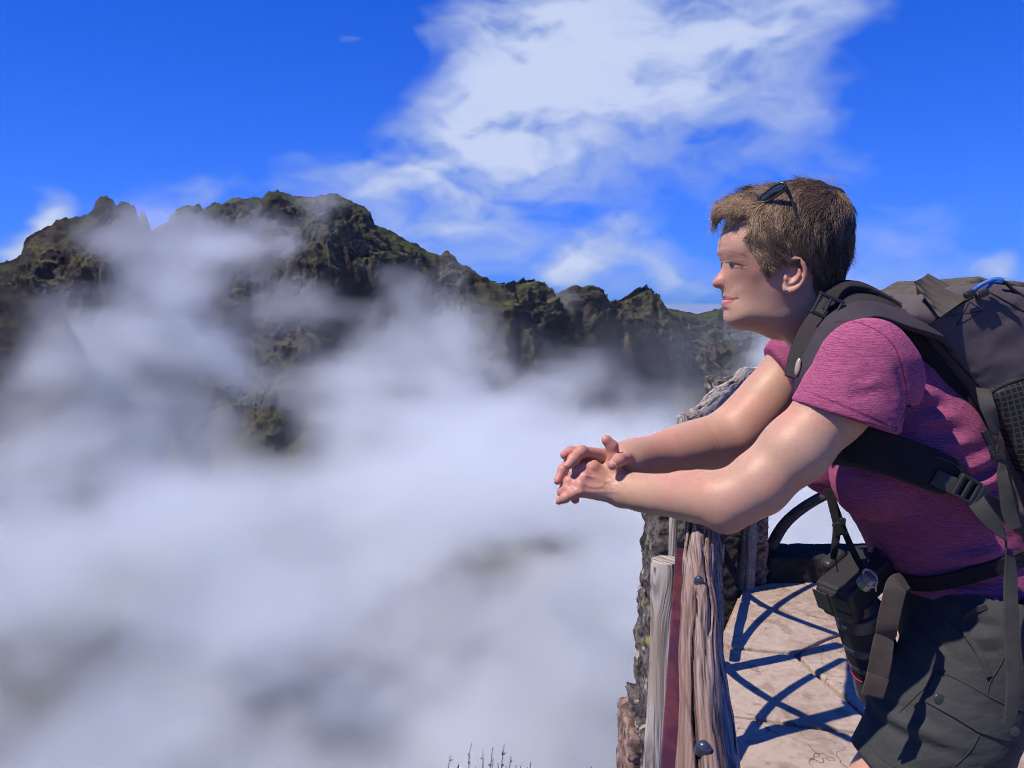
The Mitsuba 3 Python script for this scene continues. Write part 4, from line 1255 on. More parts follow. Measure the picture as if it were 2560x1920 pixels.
def shirt_sdf(p, thick=True):
    q = flat_y(p, .80)
    d = None
    for (a, ra), (b, rb) in zip(tor[:-1], tor[1:]):
        e = cone(q, a, b, ra, rb)
        d = e if d is None else smin(d, e, .03)
    for s in (-1, 1):                                          # bust
        c = at(2118, 1175, 1.31)
        c[1] = 1.31 + s * .078
        d = smin(d, ellipsoid(p, c, (.056, .060, .062)), .035)
    d = smin(d, cone(p, at(2120, 915, 1.225), at(2090, 905, 1.31), .058, .06), .04)
    d = smin(d, cone(p, at(2120, 915, 1.395), at(2090, 905, 1.31), .058, .06), .04)
    ns = cone(p, at(2166, 906, 1.132), at(2092, 1045, 1.116), .0650, .0675)
    ns = smin(ns, cone(p, at(2200, 950, 1.14), at(2165, 1050, 1.118), .060, .0540), .02)
    c, nv = at(2101, 1040, 1.115), unit(at(2101 - 35, 1040 + 94, 1.115) - at(2101, 1040, 1.115))
    ns = smax(ns, (p - c) @ nv, .004)
    arm = cone(p, near_arm[0][0], near_arm[2][0], .0500, .0478)
    arm = smin(arm, cone(p, at(2210, 970, 1.135), at(2185, 1090, 1.118), .047, .045), .02)
    d = smin(d, ns, .016)
    fs = cone(p, at(1992, 892, 1.485), at(1950, 942, 1.495), .060, .056)
    cf, nf = at(1943, 925, 1.49), unit(at(1943 - 72, 925 + 38, 1.49) - at(1943, 925, 1.49))
    fs = smax(fs, (p - cf) @ nf, .004)
    d = smin(d, fs, .02)
    for a, b, r, amp in FOLDS:
        d = d - fold(p, a, b, r, amp)
    d = d - .0035 * (meshkit.fbm(p * np.array([24, 24, 40.]), 3, 31) - .5)
    hem_c, hem_n = at(2395, 1512, 1.17), unit(np.array([.04, 0, -1.0]))
    hem = (p - hem_c) @ hem_n - .008 * np.sin((p[:, 0] - .6) * 22) * 1.0
    d = smax(d, hem, .004)
    carve = (p - (c - nv * .060)) @ nv
    d = smax(d, -smax(arm, -carve, .004), .002)
    d = smax(d, -neck_sdf(p) - .002, .004)
    return d


m_shirt = surface_nets(shirt_sdf, [.335, 1.035, .84], [.93, 1.60, 1.42], .0030, 4, band=.022)
obj('t_shirt', m_shirt, SHIRT, person, True, label='plum heather short-sleeved t-shirt')
# seams: armhole, shoulder and sleeve hem stitching lie on the knit as thin raised lines


def on_surface(rows, f, lift=.0006, start=-.05):
    """drop the photograph-measured points (u, v, Y about) on the surface f = 0, coming from the viewer's side"""
    out = []
    for u, v, Y in rows:
        o, d = at(u, v, Y + start), unit(ray(u, v))
        ts = np.arange(0, .30, .002)
        e = f(o + d * ts[:, None])
        hit = np.where(e < 0)[0]
        if len(hit) and hit[0] > 0:
            i = hit[0]
            t = ts[i - 1] + .002 * e[i - 1] / (e[i - 1] - e[i])
        else:
            t = ts[e.argmin()]                                 # grazes past: its nearest point
        out.append(o + d * (t - lift))
    return np.array(out)


STITCH = principled('plum_seam', (.13, .022, .075), .9, .1)
for rows in ([(2085, 806, 1.06), (2125, 802, 1.06), (2170, 815, 1.06), (2205, 835, 1.07), (2232, 862, 1.08), (2246, 890, 1.09), (2256, 930, 1.09), (2266, 980, 1.1), (2262, 1030, 1.1), (2238, 1078, 1.11)],):
    q = resample(np.array(rows), 70)
    obj('seam', tube(on_surface(q, shirt_sdf, .0002), .0007, 6), STITCH, person, True)
for off in (-13, -17):
    q = resample(np.array([(2032, 1001 + off, 1.05), (2040, 1003 + off, 1.04), (2110, 1030 + off, 1.04), (2170, 1055 + off, 1.05), (2218, 1075 + off, 1.07)]), 50)
    obj('seam', tube(on_surface(q, shirt_sdf, .0001), .0005, 6), STITCH, person, True)


def shorts_colour(p, n, uv):
    w = N(p.x * 1400, p.y * 500, p.z * 1400) * .5 + FBM(p.x * 60, p.y * 60, p.z * 60, 3) * .5
    return MIX((.025, .029, .033), (.052, .058, .063), w)


def shorts_bump(p, n, uv):
    return .0028 * FBM(p.x * 26 + p.z * 14, p.y * 20, p.z * 62 - p.x * 20, 3) + .00022 * N(p.x * 1200, p.y * 1200, p.z * 1200)


SHORTS = principled('slate_cloth', shorts_colour, .85, .2, shorts_bump, 8e-4)
SF = [((2290, 1590, 1.1), (2400, 1560, 1.1), .007, .004), ((2255, 1660, 1.1), (2400, 1740, 1.1), .008, -.004), ((2230, 1700, 1.1), (2330, 1760, 1.1), .007, .004), ((2200, 1810, 1.1), (2400, 1830, 1.1), .010, -.004), ((2190, 1840, 1.1), (2380, 1860, 1.1), .010, .005), ((2200, 1875, 1.1), (2420, 1890, 1.1), .009, -.005),
      ((2330, 1560, 1.1), (2440, 1690, 1.1), .006, -.0045), ((2450, 1560, 1.1), (2510, 1545, 1.1), .006, .004), ((2450, 1590, 1.1), (2520, 1580, 1.1), .006, -.005), ((2450, 1620, 1.1), (2520, 1606, 1.1), .006, .004), ((2470, 1650, 1.1), (2520, 1640, 1.1), .006, -.004), ((2240, 1740, 1.1), (2350, 1860, 1.1), .008, .003)]


def shorts_sdf(p):
    q = flat_y(p, .86)
    d = smin(cone(q, at(2385, 1400, 1.31), at(2420, 1500, 1.31), .098, .113), cone(q, at(2420, 1500, 1.31), at(2470, 1640, 1.31), .116, .135), .03)
    ln = chain_sdf(p, bone_chain([(2482, 1560, 1.215, 112), (2362, 1790, 1.205, 103), (2248, 1965, 1.20, 92)]), .03)
    cn, nn = at(2190, 1925, 1.2), unit(at(2190 - 42, 1925 + 38, 1.2) - at(2190, 1925, 1.2))
    ln = smax(ln, (p - cn) @ nn, .004)
    lf = chain_sdf(p, bone_chain([(2440, 1560, 1.40, 105), (2395, 1830, 1.42, 96), (2370, 1990, 1.43, 90)]), .03)
    cf = at(2370, 1990, 1.43)
    lf = smax(lf, -(p - cf) @ np.array([0, 0, 1.0]), .004)
    d = smin(smin(d, ln, .04), lf, .03)
    for a, b, r, amp in SF:
        d = d - fold(p, a, b, r, amp)
    d = smax(d, -legs_sdf(p) - .001, .003)
    d = smax(d, (p - at(2400, 1405, 1.2)) @ np.array([.1, 0, 1.0]), .006)
    return d


m_shorts = surface_nets(shorts_sdf, [.40, 1.03, .33], [.98, 1.60, .95], .0042, 4, band=.03)
shorts = obj('shorts', m_shorts, SHORTS, person, True, label='slate grey cargo shorts')


def patch(outline, f, Y, thick, n=1500, start=-.08):
    """a flat piece of cloth with the outline (u, v) laid on the surface f"""
    poly = shapely.Polygon(outline).buffer(0)
    x0, y0, x1, y1 = poly.bounds
    h = math.sqrt(poly.area / n)
    g = [(x, y) for x in np.arange(x0, x1, h) for y in np.arange(y0, y1, h) if poly.contains(shapely.Point(x, y))]
    ring = [poly.exterior.interpolate(t).coords[0] for t in np.arange(0, poly.length, h)]
    g = [a for a in g if poly.exterior.distance(shapely.Point(a)) > h * .45]
    pts = np.array(g + ring)
    from scipy.spatial import Delaunay
    tri = Delaunay(pts).simplices
    cen = pts[tri].mean(1)
    tri = tri[shapely.contains_xy(poly, cen[:, 0], cen[:, 1])]
    a = on_surface([(u, v, Y) for u, v in pts], f, thick, start)
    b = on_surface([(u, v, Y) for u, v in pts], f, -.001, start)
    e1, e2 = pts[tri[:, 1]] - pts[tri[:, 0]], pts[tri[:, 2]] - pts[tri[:, 0]]
    sgn = e1[:, 0] * e2[:, 1] - e1[:, 1] * e2[:, 0]
    tri = np.where((sgn > 0)[:, None], tri[:, ::-1], tri)
    k, n0 = len(pts), len(g)
    m = len(ring)
    j = np.arange(m)
    s0, s1 = n0 + j, n0 + (j + 1) % m
    wall = np.vstack([np.stack([s0, s1, s1 + k], 1), np.stack([s0, s1 + k, s0 + k], 1)])
    return trimesh.Trimesh(np.vstack([a, b]), np.vstack([tri, wall]), process=False)


P5 = lambda rows: [(1950 + x / 3.016, 1370 + y / 3.016) for x, y in rows]
flap = obj('pocket_flap', patch(P5([(1165, 940), (1300, 1000), (1500, 1110), (1690, 1200), (1860, 1260), (2000, 1310), (2000, 1500), (1830, 1480), (1650, 1440), (1500, 1390), (1300, 1270), (1090, 1155), (1130, 1040)]), shorts_sdf, 1.12, .0038, 900), SHORTS, shorts, 50)
BUTTON = principled('dark_button', (.025, .03, .035), .35, .5)
for u, v in ((2349, 1748), (2535, 1828)):
    c = on_surface([(u, v, 1.12)], shorts_sdf, .0048, -.08)[0]
    obj('snap_button', lathe([(0, .0022), (.0065, .0018), (.0078, .0006), (.0080, -.0020)], c, (-.15, -1, .25), 28), BUTTON, shorts, 40)
SEAM = principled('slate_seam', (.035, .042, .048), .9, .2)
for rows in (P5([(1240, 530), (1400, 680), (1500, 800), (1580, 960), (1600, 1000)]), P5([(1700, 800), (1640, 920), (1590, 1000), (1560, 1110)]), P5([(1180, 925), (1330, 985), (1520, 1090), (1700, 1180), (1870, 1240)]), P5([(1120, 1030), (1000, 1140), (900, 1240)]), P5([(680, 1490), (760, 1580), (880, 1660)]), P5([(1510, 1390), (1440, 1520), (1320, 1640)])):
    q = resample(np.array(rows), 40)
    obj('seam', tube(on_surface(np.c_[q, np.full(40, 1.12)], shorts_sdf, .0008, -.08), .0009, 6), SEAM, shorts, True)
obj('pocket_edge', ribbon(on_surface(np.c_[resample(np.array(P5([(1560, 440), (1420, 500), (1385, 590), (1440, 700), (1520, 830), (1575, 970)])), 40), np.full(40, 1.12)], shorts_sdf, .003, -.08), .009, .003, n=60), SHORTS, shorts, 40)
# ------------------------------------------------------------------ hair: a dense under-layer and thousands of strands combed over it
hair_out = [(1797, 560), (1783, 541), (1785, 520), (1806, 505), (1832, 492), (1852, 482), (1870, 479), (1884, 474), (1906, 464), (1940, 458), (1962, 452), (1985, 448), (2020, 447), (2052, 450), (2068, 462), (2090, 466), (2112, 474), (2126, 488), (2134, 510), (2138, 540), (2143, 560), (2144, 580), (2140, 610), (2134, 632), (2126, 660), (2114, 690), (2110, 706), (2100, 720), (2092, 742), (2084, 775), (2050, 800), (1980, 800), (1900, 760), (1850, 700), (1822, 630), (1800, 585)]
hair_w = [(1800, 540, 26), (1808, 522, 30), (1815, 545, 40), (1835, 520, 46), (1840, 550, 58), (1865, 505, 46), (1870, 530, 64), (1870, 560, 70), (1880, 590, 73), (1900, 620, 75), (1915, 650, 76), (1925, 676, 75), (1900, 490, 42), (1920, 515, 66), (1920, 560, 79), (1935, 600, 82), (1945, 640, 80), (1960, 655, 77), (1950, 480, 46), (1970, 510, 72), (1980, 560, 86), (1985, 600, 87), (1990, 640, 82), (2000, 470, 44), (2020, 500, 70), (2030, 550, 87), (2035, 600, 88), (2030, 650, 82), (2030, 700, 73), (2040, 735, 62), (2060, 480, 48), (2075, 520, 70), (2085, 570, 78), (2090, 620, 72), (2085, 670, 64), (2070, 710, 58), (2065, 740, 54), (1835, 572, 52), (1858, 580, 62.5), (1862, 605, 63), (1850, 620, 54), (1876, 630, 64), (1890, 650, 66.5), (1905, 675, 68), (1918, 695, 66), (1880, 680, 57), (1900, 710, 60), (1950, 690, 72), (1985, 705, 72), (2015, 740, 66), (2060, 770, 52), (1960, 750, 60), (2010, 780, 58), (1850, 655, 44), (1822, 580, 38), (2110, 510, 46), (2120, 560, 52), (2120, 610, 44), (2105, 660, 40), (2095, 700, 34)]
hair_rbf, hair_dense = rbf_width(hair_out, hair_w, k_out=30.0, smooth=5e-3)
HH = width_map(hair_rbf, hair_dense)
# skull covered by hair: above the hairline (u, v)
hairline = shapely.Polygon([(1806, 566), (1818, 550), (1840, 535), (1872, 528), (1878, 560), (1870, 600), (1878, 624), (1890, 640), (1902, 652), (1908, 676), (1916, 690), (1924, 686), (1934, 668), (1950, 660), (1968, 652), (1990, 640), (2012, 652), (2020, 680), (2020, 712), (2035, 745), (2062, 764), (2110, 750), (2160, 600), (2140, 430), (1900, 430), (1790, 500), (1785, 560)])


def hair_sdf_base(p):
    x, z, dy = p[:, 0], p[:, 2], np.abs(p[:, 1] - HY)
    s = lookup(HH, x, z)
    w = np.sqrt(np.maximum(s, 0)) * .985 - .0035 - .012 * sstep(at(1880, 500, HY)[0], at(1815, 500, HY)[0], x) + .004 * (meshkit.fbm(np.stack([x * 90 - z * 25, dy * 60, z * 28], -1), 3, 12) - .5)
    s2 = np.where(s > 0, np.sign(w) * w * w, s)
    d = (dy * dy - s2) / (2 * np.sqrt(np.maximum(np.maximum(s2, dy * dy), 1.2e-4)) + 1e-4)
    return d


hmask = shapely.contains_xy(shapely.Polygon([tuple(at(u, v, HY - .05)[[0, 2]]) for u, v in hairline.exterior.coords]), HM[:, 0], HM[:, 1]).reshape(HN)
HL = (ndimage.distance_transform_edt(~hmask) - ndimage.distance_transform_edt(hmask)) * .0009 + .003
hb = surface_nets(lambda p: smax(smax(hair_sdf_base(p), -(head_sdf(p) + .001), .002), lookup(HL, p[:, 0], p[:, 2]), .003), hlo, hhi, .0024, 4, band=.016)


def hair_cap(p, n, uv):
    s = N(p.x * 700 + p.z * 300, p.y * 300, p.z * 120)
    return MIX((.010, .007, .005), (.045, .030, .020), s)


HAIRBASE = principled('hair_underlayer', hair_cap, .6, .25)
hair = obj('hair', hb, HAIRBASE, person, True, label='short tousled brown hair, lighter at the front')

# combing direction at points of the photograph: (u, v, du, dv)
COMB = [(2075, 490, -1, .05), (2100, 485, .6, .5), (2040, 470, -1, .0), (1990, 465, -1, .10), (1940, 478, -1, .25), (1890, 500, -1, .25), (1850, 510, -1, .10), (1820, 520, -1, .30), (1800, 532, -.6, .85), (1790, 548, -.15, 1), (1806, 552, -.3, 1), (1850, 530, -1, -.05), (1835, 545, -1, .1),
        (1870, 518, -1, .05), (1884, 540, -.35, 1), (1876, 560, -.1, 1), (1885, 580, .05, 1), (1880, 610, .35, .95), (1895, 635, .6, .8), (1915, 650, .8, .6), (1945, 655, .95, .25),
        (1915, 530, -.25, 1), (1930, 570, .05, 1), (1930, 610, .35, .9), (1960, 635, .7, .6), (1960, 520, -.45, .85), (1970, 570, -.15, 1), (1975, 610, .25, .95), (1915, 670, .05, 1), (1910, 685, -.2, 1),
        (2010, 500, -.7, .6), (2020, 540, -.35, 1), (2020, 590, -.05, 1), (2010, 630, .25, 1), (2060, 500, -.6, .6), (2070, 540, -.2, 1), (2070, 590, .0, 1), (2060, 640, .1, 1), (2050, 690, .15, 1), (2055, 740, .1, 1),
        (2110, 500, .35, .9), (2120, 540, .08, 1), (2125, 590, -.08, 1), (2110, 640, -.1, 1), (2095, 690, -.15, 1), (2030, 660, .15, 1), (2030, 710, .25, 1)]
cX = np.array([[a, b] for a, b, _, _ in COMB], float)
comb = RBFInterpolator(cX / 100, unit(np.array([[c, d] for _, _, c, d in COMB])), kernel='linear', smoothing=.05)
prep = shapely.prepared.prep(hairline)
rng = np.random.default_rng(21)
hc0 = at(2000, 590, HY)


def strands(n, region, length, r, seg, side, lift, wander, height=(.92, 1.01), clump=0):
    """n strands rooted inside region (u, v), combed along the direction field on the hair's surface; returns mesh and one tone per vertex"""
    poly = shapely.Polygon(region) if not hasattr(region, 'bounds') else region
    x0, y0, x1, y1 = poly.bounds
    R = np.empty((0, 2))
    while len(R) < n:
        q = rng.uniform([x0, y0], [x1, y1], (2 * n, 2))
        R = np.vstack([R, q[shapely.contains_xy(poly, q[:, 0], q[:, 1])]])
    P = R[:n].copy()
    L = length * rng.uniform(.5, 1.2, n)
    turn = rng.normal(0, wander, n)
    off = rng.uniform(height[0], height[1], n)
    wave, ph = rng.normal(0, .22, n), rng.uniform(0, 6.3, n)
    tone = rng.uniform(0, 1, n)
    if clump:                                                 # strands of one lock share their turn, height and tone
        g = cKDTree(rng.uniform([x0, y0], [x1, y1], (clump, 2))).query(P)[1]
        ct, cu, ch = rng.normal(0, wander, clump), rng.uniform(0, 1, clump), rng.uniform(-.022, .016, clump)
        cw, cp = rng.normal(0, .35, clump), rng.uniform(0, 6.3, clump)
        turn, tone, off = turn * .45 + ct[g], tone * .35 + cu[g] * .65, off + ch[g]
        wave, ph = wave * .4 + cw[g], cp[g] + .4 * ph / 6.3
    pts = []
    for k in range(seg + 1):
        d = FWD + RGT * ((P[:, :1] - 1280) / FPX) + UPV * ((960 - P[:, 1:]) / FPX)
        d = d / d[:, 1:2]
        Y = np.full(n, HY - .03)
        for _ in range(3):
            X = EYE + d * Y[:, None]
            s = lookup(HH, X[:, 0], X[:, 2])
            Y = .5 * Y + .5 * (HY - np.sqrt(np.maximum(s, 0)))
        t = k / seg
        w = np.sqrt(np.maximum(s, 0)) * (off - .05 * (1 - min(1, 3 * t))) + lift * t * t * 1.0
        e = 1 + .020 * (off - .93) / .09
        pts.append(np.stack([hc0[0] + (X[:, 0] - hc0[0]) * e, HY + side * w, hc0[2] + (X[:, 2] - hc0[2]) * e], 1))
        D = comb(P / 100)
        D /= np.maximum(np.hypot(D[:, 0], D[:, 1]), 1e-6)[:, None]
        a = turn * (.3 + .7 * t) + wave * np.sin(3.2 * t + ph)
        D = np.stack([D[:, 0] * np.cos(a) - D[:, 1] * np.sin(a), D[:, 0] * np.sin(a) + D[:, 1] * np.cos(a)], 1)
        P = P + D * (L / seg)[:, None]
    pts = np.stack(pts, 1)
    rr = r * rng.uniform(.6, 1.3, n)
    taper = np.interp(np.arange(seg + 1) / seg, [0, .15, .7, 1], [.7, 1, .8, .12])
    t = unit(np.gradient(pts, axis=1))
    a = np.cross(t, np.array([0, -1.0, .3]))
    a = unit(a)
    b = np.cross(t, a)
    V = np.stack([pts + (rr[:, None] * taper)[..., None] * (math.cos(p) * a + math.sin(p) * b) for p in (0, 2.094, 4.189)], 2)
    f = quads_to_tris(grid_faces(seg + 1, 3, True))
    F = (f[None] + (np.arange(n) * (seg + 1) * 3)[:, None, None]).reshape(-1, 3)
    return V.reshape(-1, 3), F, np.repeat(tone, (seg + 1) * 3), V


def strand_mesh(sets):
    vs, fs, ts, at0 = [], [], [], 0
    for v, f, t, _ in sets:
        vs.append(v)
        fs.append(f + at0)
        ts.append(t)
        at0 += len(v)
    v, t = np.vstack(vs), np.concatenate(ts)[:, None]
    col = np.array([.042, .029, .020]) + (np.array([.36, .275, .19]) - [.042, .029, .020]) * t ** 1.8
    # lighter towards the fringe and the temples, darker low at the back
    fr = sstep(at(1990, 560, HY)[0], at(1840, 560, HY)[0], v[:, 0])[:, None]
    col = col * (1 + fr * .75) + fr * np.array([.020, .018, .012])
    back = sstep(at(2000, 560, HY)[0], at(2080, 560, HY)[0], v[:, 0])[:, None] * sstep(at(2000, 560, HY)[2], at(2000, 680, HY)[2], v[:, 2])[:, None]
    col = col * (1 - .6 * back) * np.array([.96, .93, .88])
    return trimesh.Trimesh(v, np.vstack(fs), process=False), np.clip(col, 0, 1)


HAIR = principled('hair_strand', {'type': 'mesh_attribute', 'name': 'vertex_color'}, .38, .45)
top = [(1800, 545), (1800, 525), (1850, 490), (1900, 470), (1980, 452), (2050, 455), (2110, 480), (2100, 520), (1990, 510), (1900, 515), (1850, 524)]
front = [(1845, 500), (1890, 485), (1930, 490), (1925, 512), (1880, 522), (1850, 528), (1825, 536), (1812, 540)]
sidep = [(1880, 535), (1920, 512), (1990, 510), (2020, 560), (2015, 630), (1960, 640), (1915, 640), (1888, 612), (1876, 585)]
backp = [(1990, 510), (2080, 480), (2110, 480), (2132, 510), (2141, 560), (2140, 600), (2118, 685), (2088, 740), (2045, 740), (2025, 690), (2020, 620), (2000, 560)]
burn = [(1874, 610), (1935, 640), (1940, 664), (1921, 684), (1910, 676), (1896, 650), (1882, 634)]
sets = []
for sd in (-1, 1):
    k = 1.0 if sd < 0 else .35
    sets += [strands(int(4600 * k), top, 54, .00027, 8, sd, .002, .26, (.90, 1.02), 110), strands(int(2200 * k), front, 50, .00026, 8, sd, .002, .42, (.90, 1.03), 60),
             strands(int(5600 * k), sidep, 56, .00027, 8, sd, .001, .30, (.92, 1.02), 110), strands(int(5200 * k), backp, 44, .00026, 7, sd, .001, .20, (.92, 1.015), 120), strands(int(900 * k), burn, 20, .00022, 5, sd, .001, .22, (.955, 1.0), 20)]
hm, hc = strand_mesh(sets)
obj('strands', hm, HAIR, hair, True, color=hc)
# flyaway hairs: along the fringe, over the crown and at the nape
fly = []
for n, (u0, v0, u1, v1), L, (du, dv), curl in ((70, (1800, 505, 1850, 540), 34, (-1, .2), .9), (46, (1815, 525, 1850, 560), 42, (-.75, .75), -.5), (30, (1980, 450, 2090, 462), 22, (.2, -.6), .8), (26, (2040, 456, 2110, 476), 26, (.8, -.5), .7), (34, (1850, 476, 1960, 470), 18, (-.9, -.4), .4), (36, (2120, 500, 2142, 640), 20, (.4, .9), .3), (24, (1900, 640, 1950, 664), 22, (.7, .7), -.4), (40, (2085, 690, 2112, 742), 12, (.3, 1), .2)):
    for _ in range(n):
        u, v = rng.uniform(min(u0, u1), max(u0, u1)), rng.uniform(min(v0, v1), max(v0, v1))
        a = math.atan2(dv, du) + rng.normal(0, .35)
        c = curl * rng.uniform(.2, 1.5) * rng.choice([1, 1, 1, -1])
        l = L * rng.uniform(.5, 1.3)
        g = at(u, v, HY - .04)
        w = math.sqrt(max(lookup(HH, np.array([g[0]]), np.array([g[2]]))[0], 0)) * rng.uniform(.3, 1.0) * rng.choice([-1, -1, 1])
        pts = []
        for k in range(8):
            pts.append(at(u, v, HY + w))
            u, v = u + math.cos(a) * l / 7, v + math.sin(a) * l / 7
            a += c / 7
        fly.append(tube(pts, np.linspace(1, .45, 8) * .00020, 3, caps=False))
fm = join(fly)
obj('flyaway_strands', fm, principled('fine_hair', (.20, .145, .10), .4, .4), hair, True, kind='stuff')
# ------------------------------------------------------------------ sunglasses and ear stud
glasses = thing('sunglasses', 'dark sunglasses pushed up into the hair on top of the head', 'sunglasses')
FRAME = principled('glasses_frame', (.020, .021, .024), .28, .55)
LENS = principled('glasses_lens', (.010, .016, .032), .04, .8, clearcoat=1.0, clearcoat_gloss=.98)
outl = np.array([(1899, 498), (1903, 504.5), (1911, 505.5), (1926, 500), (1943, 489), (1958, 479), (1964.5, 468), (1962, 460), (1954, 458), (1936, 465), (1916, 480), (1903, 491)], float)


def lens_pt(u, v, far=False):
    Y = np.interp(u, [1899, 1965], [1.244, 1.216])
    p = at(u, v, Y)
    if far:
        p = np.array([p[0], 2 * HY - p[1], p[2] + .020])
    return p


for sd in (False, True):
    ring = resample(np.array([lens_pt(u, v, sd) for u, v in outl]), 64, True)
    ring = np.vstack([ring, ring[:1]])
    obj('rim', tube(ring, .0021, 8, caps=False), FRAME, glasses, True)
    c = ring[:-1].mean(0)
    nrm = unit(np.cross(ring[16] - c, ring[0] - c))
    nrm = nrm * np.sign(nrm @ np.array([-.6, 0, .8]))
    rows = [c + (ring[:-1] - c) * k + nrm * .003 * (1 - k * k) for k in (1, .75, .5, .25)]
    v = np.vstack(rows + [(c + nrm * .003)[None]])
    f = quads_to_tris(grid_faces(4, 64, True))
    j = np.arange(64)
    f = np.vstack([f, np.stack([192 + j, 192 + (j + 1) % 64, 0 * j + 256], 1)])
    obj('lens', trimesh.Trimesh(v, f, process=False), LENS, glasses, True)
    h = lens_pt(1966, 468, sd)
    yy = (lambda w: HY + w / 1000) if sd else (lambda w: HY - w / 1000)
    dz = .02 if sd else 0
    arm = [h + [-.004, 0, .002], at(1974, 487, HY - .079), at(1984, 515, HY - .0835), at(1996, 550, HY - .0875), at(2012, 590, HY - .087), at(2024, 625, HY - .083)]
    arm = [np.array([q[0], yy((HY - q[1]) * 1000)[()] if k else q[1], q[2] + (dz * (1 - k / 5) if k else 0)]) for k, q in enumerate(arm)]
    obj('temple', ribbon(arm, [.0085, .0055, .0036, .0032, .0032, .0032], .0026, [(0, 1 if sd else -1, 0)] * 6, n=50), FRAME, glasses, 50)
a, b = lens_pt(1899.5, 496), lens_pt(1899.5, 496, True)
obj('bridge', tube([a, (a + b) / 2 + [.0, 0, .006], b], [.0022, .0028, .0022], 10, 24), FRAME, glasses, True)
stud = thing('ear_stud', 'small round crystal stud in the ear lobe', 'earring')
sc_ = at(1965, 724.5, EY(79.5))
obj('stone', lathe([(0, .0010), (.0010, .0008), (.0015, .0)], sc_ + np.array([0, -.0012, 0]), (-.1, -1, .1), 16), principled('crystal', (.75, .80, .78), .06, .9, metallic=.5), stud, False)
obj('setting', lathe([(.0014, .0006), (.0020, .0003), (.0021, -.003)], sc_, (-.1, -1, .1), 20), principled('silver', (.62, .62, .60), .22, .6, metallic=1.0), stud, 40)


# ------------------------------------------------------------------ backpack
def weave(c0, c1, f1=2900, f2=2900):
    def colour(p, n, uv):
        a = dr.sin(p.x * f1 + p.z * f1 * .35) * dr.sin(p.z * f2 - p.x * f2 * .35)
        return MIX(c0, c1, .38 + .14 * a + .60 * (FBM(p.x * 26, p.y * 26, p.z * 26, 4) - .25))
    return colour


PACK = principled('pack_cloth', weave((.042, .037, .046), (.096, .087, .102)), .78, .25, lambda p, n, uv: .0035 * FBM(p.x * 20 + p.z * 8, p.y * 20, p.z * 26, 3) + .00012 * dr.sin(p.x * 2600 + p.z * 900) * dr.sin(p.z * 2600 - p.x * 900), 5e-4)
LIDC = principled('pack_lid_cloth', weave((.044, .042, .037), (.088, .085, .076)), .85, .2, lambda p, n, uv: .0012 * dr.sin((p.x * .55 + p.z * .8) * 620) + .002 * FBM(p.x * 30, p.y * 30, p.z * 30, 3), 6e-4)
BLACK = principled('black_padding', weave((.008, .008, .010), (.026, .026, .031)), .85, .2, lambda p, n, uv: .0009 * FBM(p.x * 160, p.y * 160, p.z * 160, 3), 6e-4)
MESHC = principled('black_mesh', lambda p, n, uv: MIX((.008, .008, .010), (.060, .058, .062), SS(.2, .9, .5 + .5 * dr.sin((p.x + p.z * .6) * 3600) * dr.sin((p.z - p.x * .6) * 3600))), .8, .25)
STRAPG = principled('strap_grey', weave((.024, .022, .031), (.055, .050, .066)), .8, .2)
WEB = principled('webbing', lambda p, n, uv: MIX((.020, .022, .022), (.090, .095, .090), SS(.1, .95, .5 + .5 * dr.sin((p.x * .5 + p.z) * 2600)) * .22 + .45 * FBM(p.x * 60, p.y * 60, p.z * 60, 3)), .8, .25, lambda p, n, uv: .00010 * dr.sin((p.x * .5 + p.z) * 2600), 2e-4)
WEBB = principled('webbing_brown', lambda p, n, uv: MIX((.030, .026, .023), (.115, .100, .090), SS(.1, .95, .5 + .5 * dr.sin((p.z * 1.2 - p.x) * 2400)) * .22 + .45 * FBM(p.x * 60, p.y * 60, p.z * 60, 3)), .8, .25, lambda p, n, uv: .00010 * dr.sin((p.z * 1.2 - p.x) * 2400), 2e-4)
PLASTIC = principled('black_plastic', (.016, .018, .019), .30, .5)
BLUE = principled('blue_cord', (.015, .115, .46), .5, .4)
pack = thing('backpack', 'large grey hiking backpack worn on the back, blue zip pulls on its lid', 'backpack')


def prism(outline, y0, y1, r, Yp, bulge=0.0, nf=0.0, seed=3, step=.003, sub=.005, cut=None):
    """a padded volume: the outline (u, v) measured at depth Yp, running from y0 to y1 in depth, edges rounded by r"""
    O = np.array([at(u, v, Yp)[[0, 2]] for u, v in outline])
    lo, hi = O.min(0) - .08, O.max(0) + .08
    n = np.ceil((hi - lo) / step).astype(int)
    gx, gz = lo[0] + np.arange(n[0]) * step, lo[1] + np.arange(n[1]) * step
    M = np.stack(np.meshgrid(gx, gz, indexing='ij'), -1).reshape(-1, 2)
    ins = shapely.contains_xy(shapely.Polygon(O), M[:, 0], M[:, 1]).reshape(n)
    D = (ndimage.distance_transform_edt(~ins) - ndimage.distance_transform_edt(ins)) * step
    D = ndimage.gaussian_filter(D, 1.5)

    def f(p):
        d2 = ndimage.map_coordinates(D, [(p[:, 0] - lo[0]) / step, (p[:, 2] - lo[1]) / step], order=1, mode='nearest')
        dy = np.abs(p[:, 1] - (y0 + y1) / 2) - (y1 - y0) / 2 - bulge * np.clip(1 - np.exp(d2 / .07), 0, 1)
        a, b = d2 + r, dy + r
        d = np.hypot(np.maximum(a, 0), np.maximum(b, 0)) + np.minimum(np.maximum(a, b), 0) - r
        if nf:
            d = d - nf * (meshkit.fbm(p * np.array([14, 14, 14.]), 4, seed) - .5) - nf * .5 * (ridged(np.stack([p[:, 0] * 9 + p[:, 2] * 9, p[:, 1] * 6, p[:, 2] * 22 - p[:, 0] * 14], -1), 3, seed + 1) - .45)
        return d if cut is None else smax(d, cut(p), .004)
    return surface_nets(f, [lo[0], y0 - .06, lo[1]], [hi[0], y1 + .06, hi[1]], sub, 4, band=.05), f


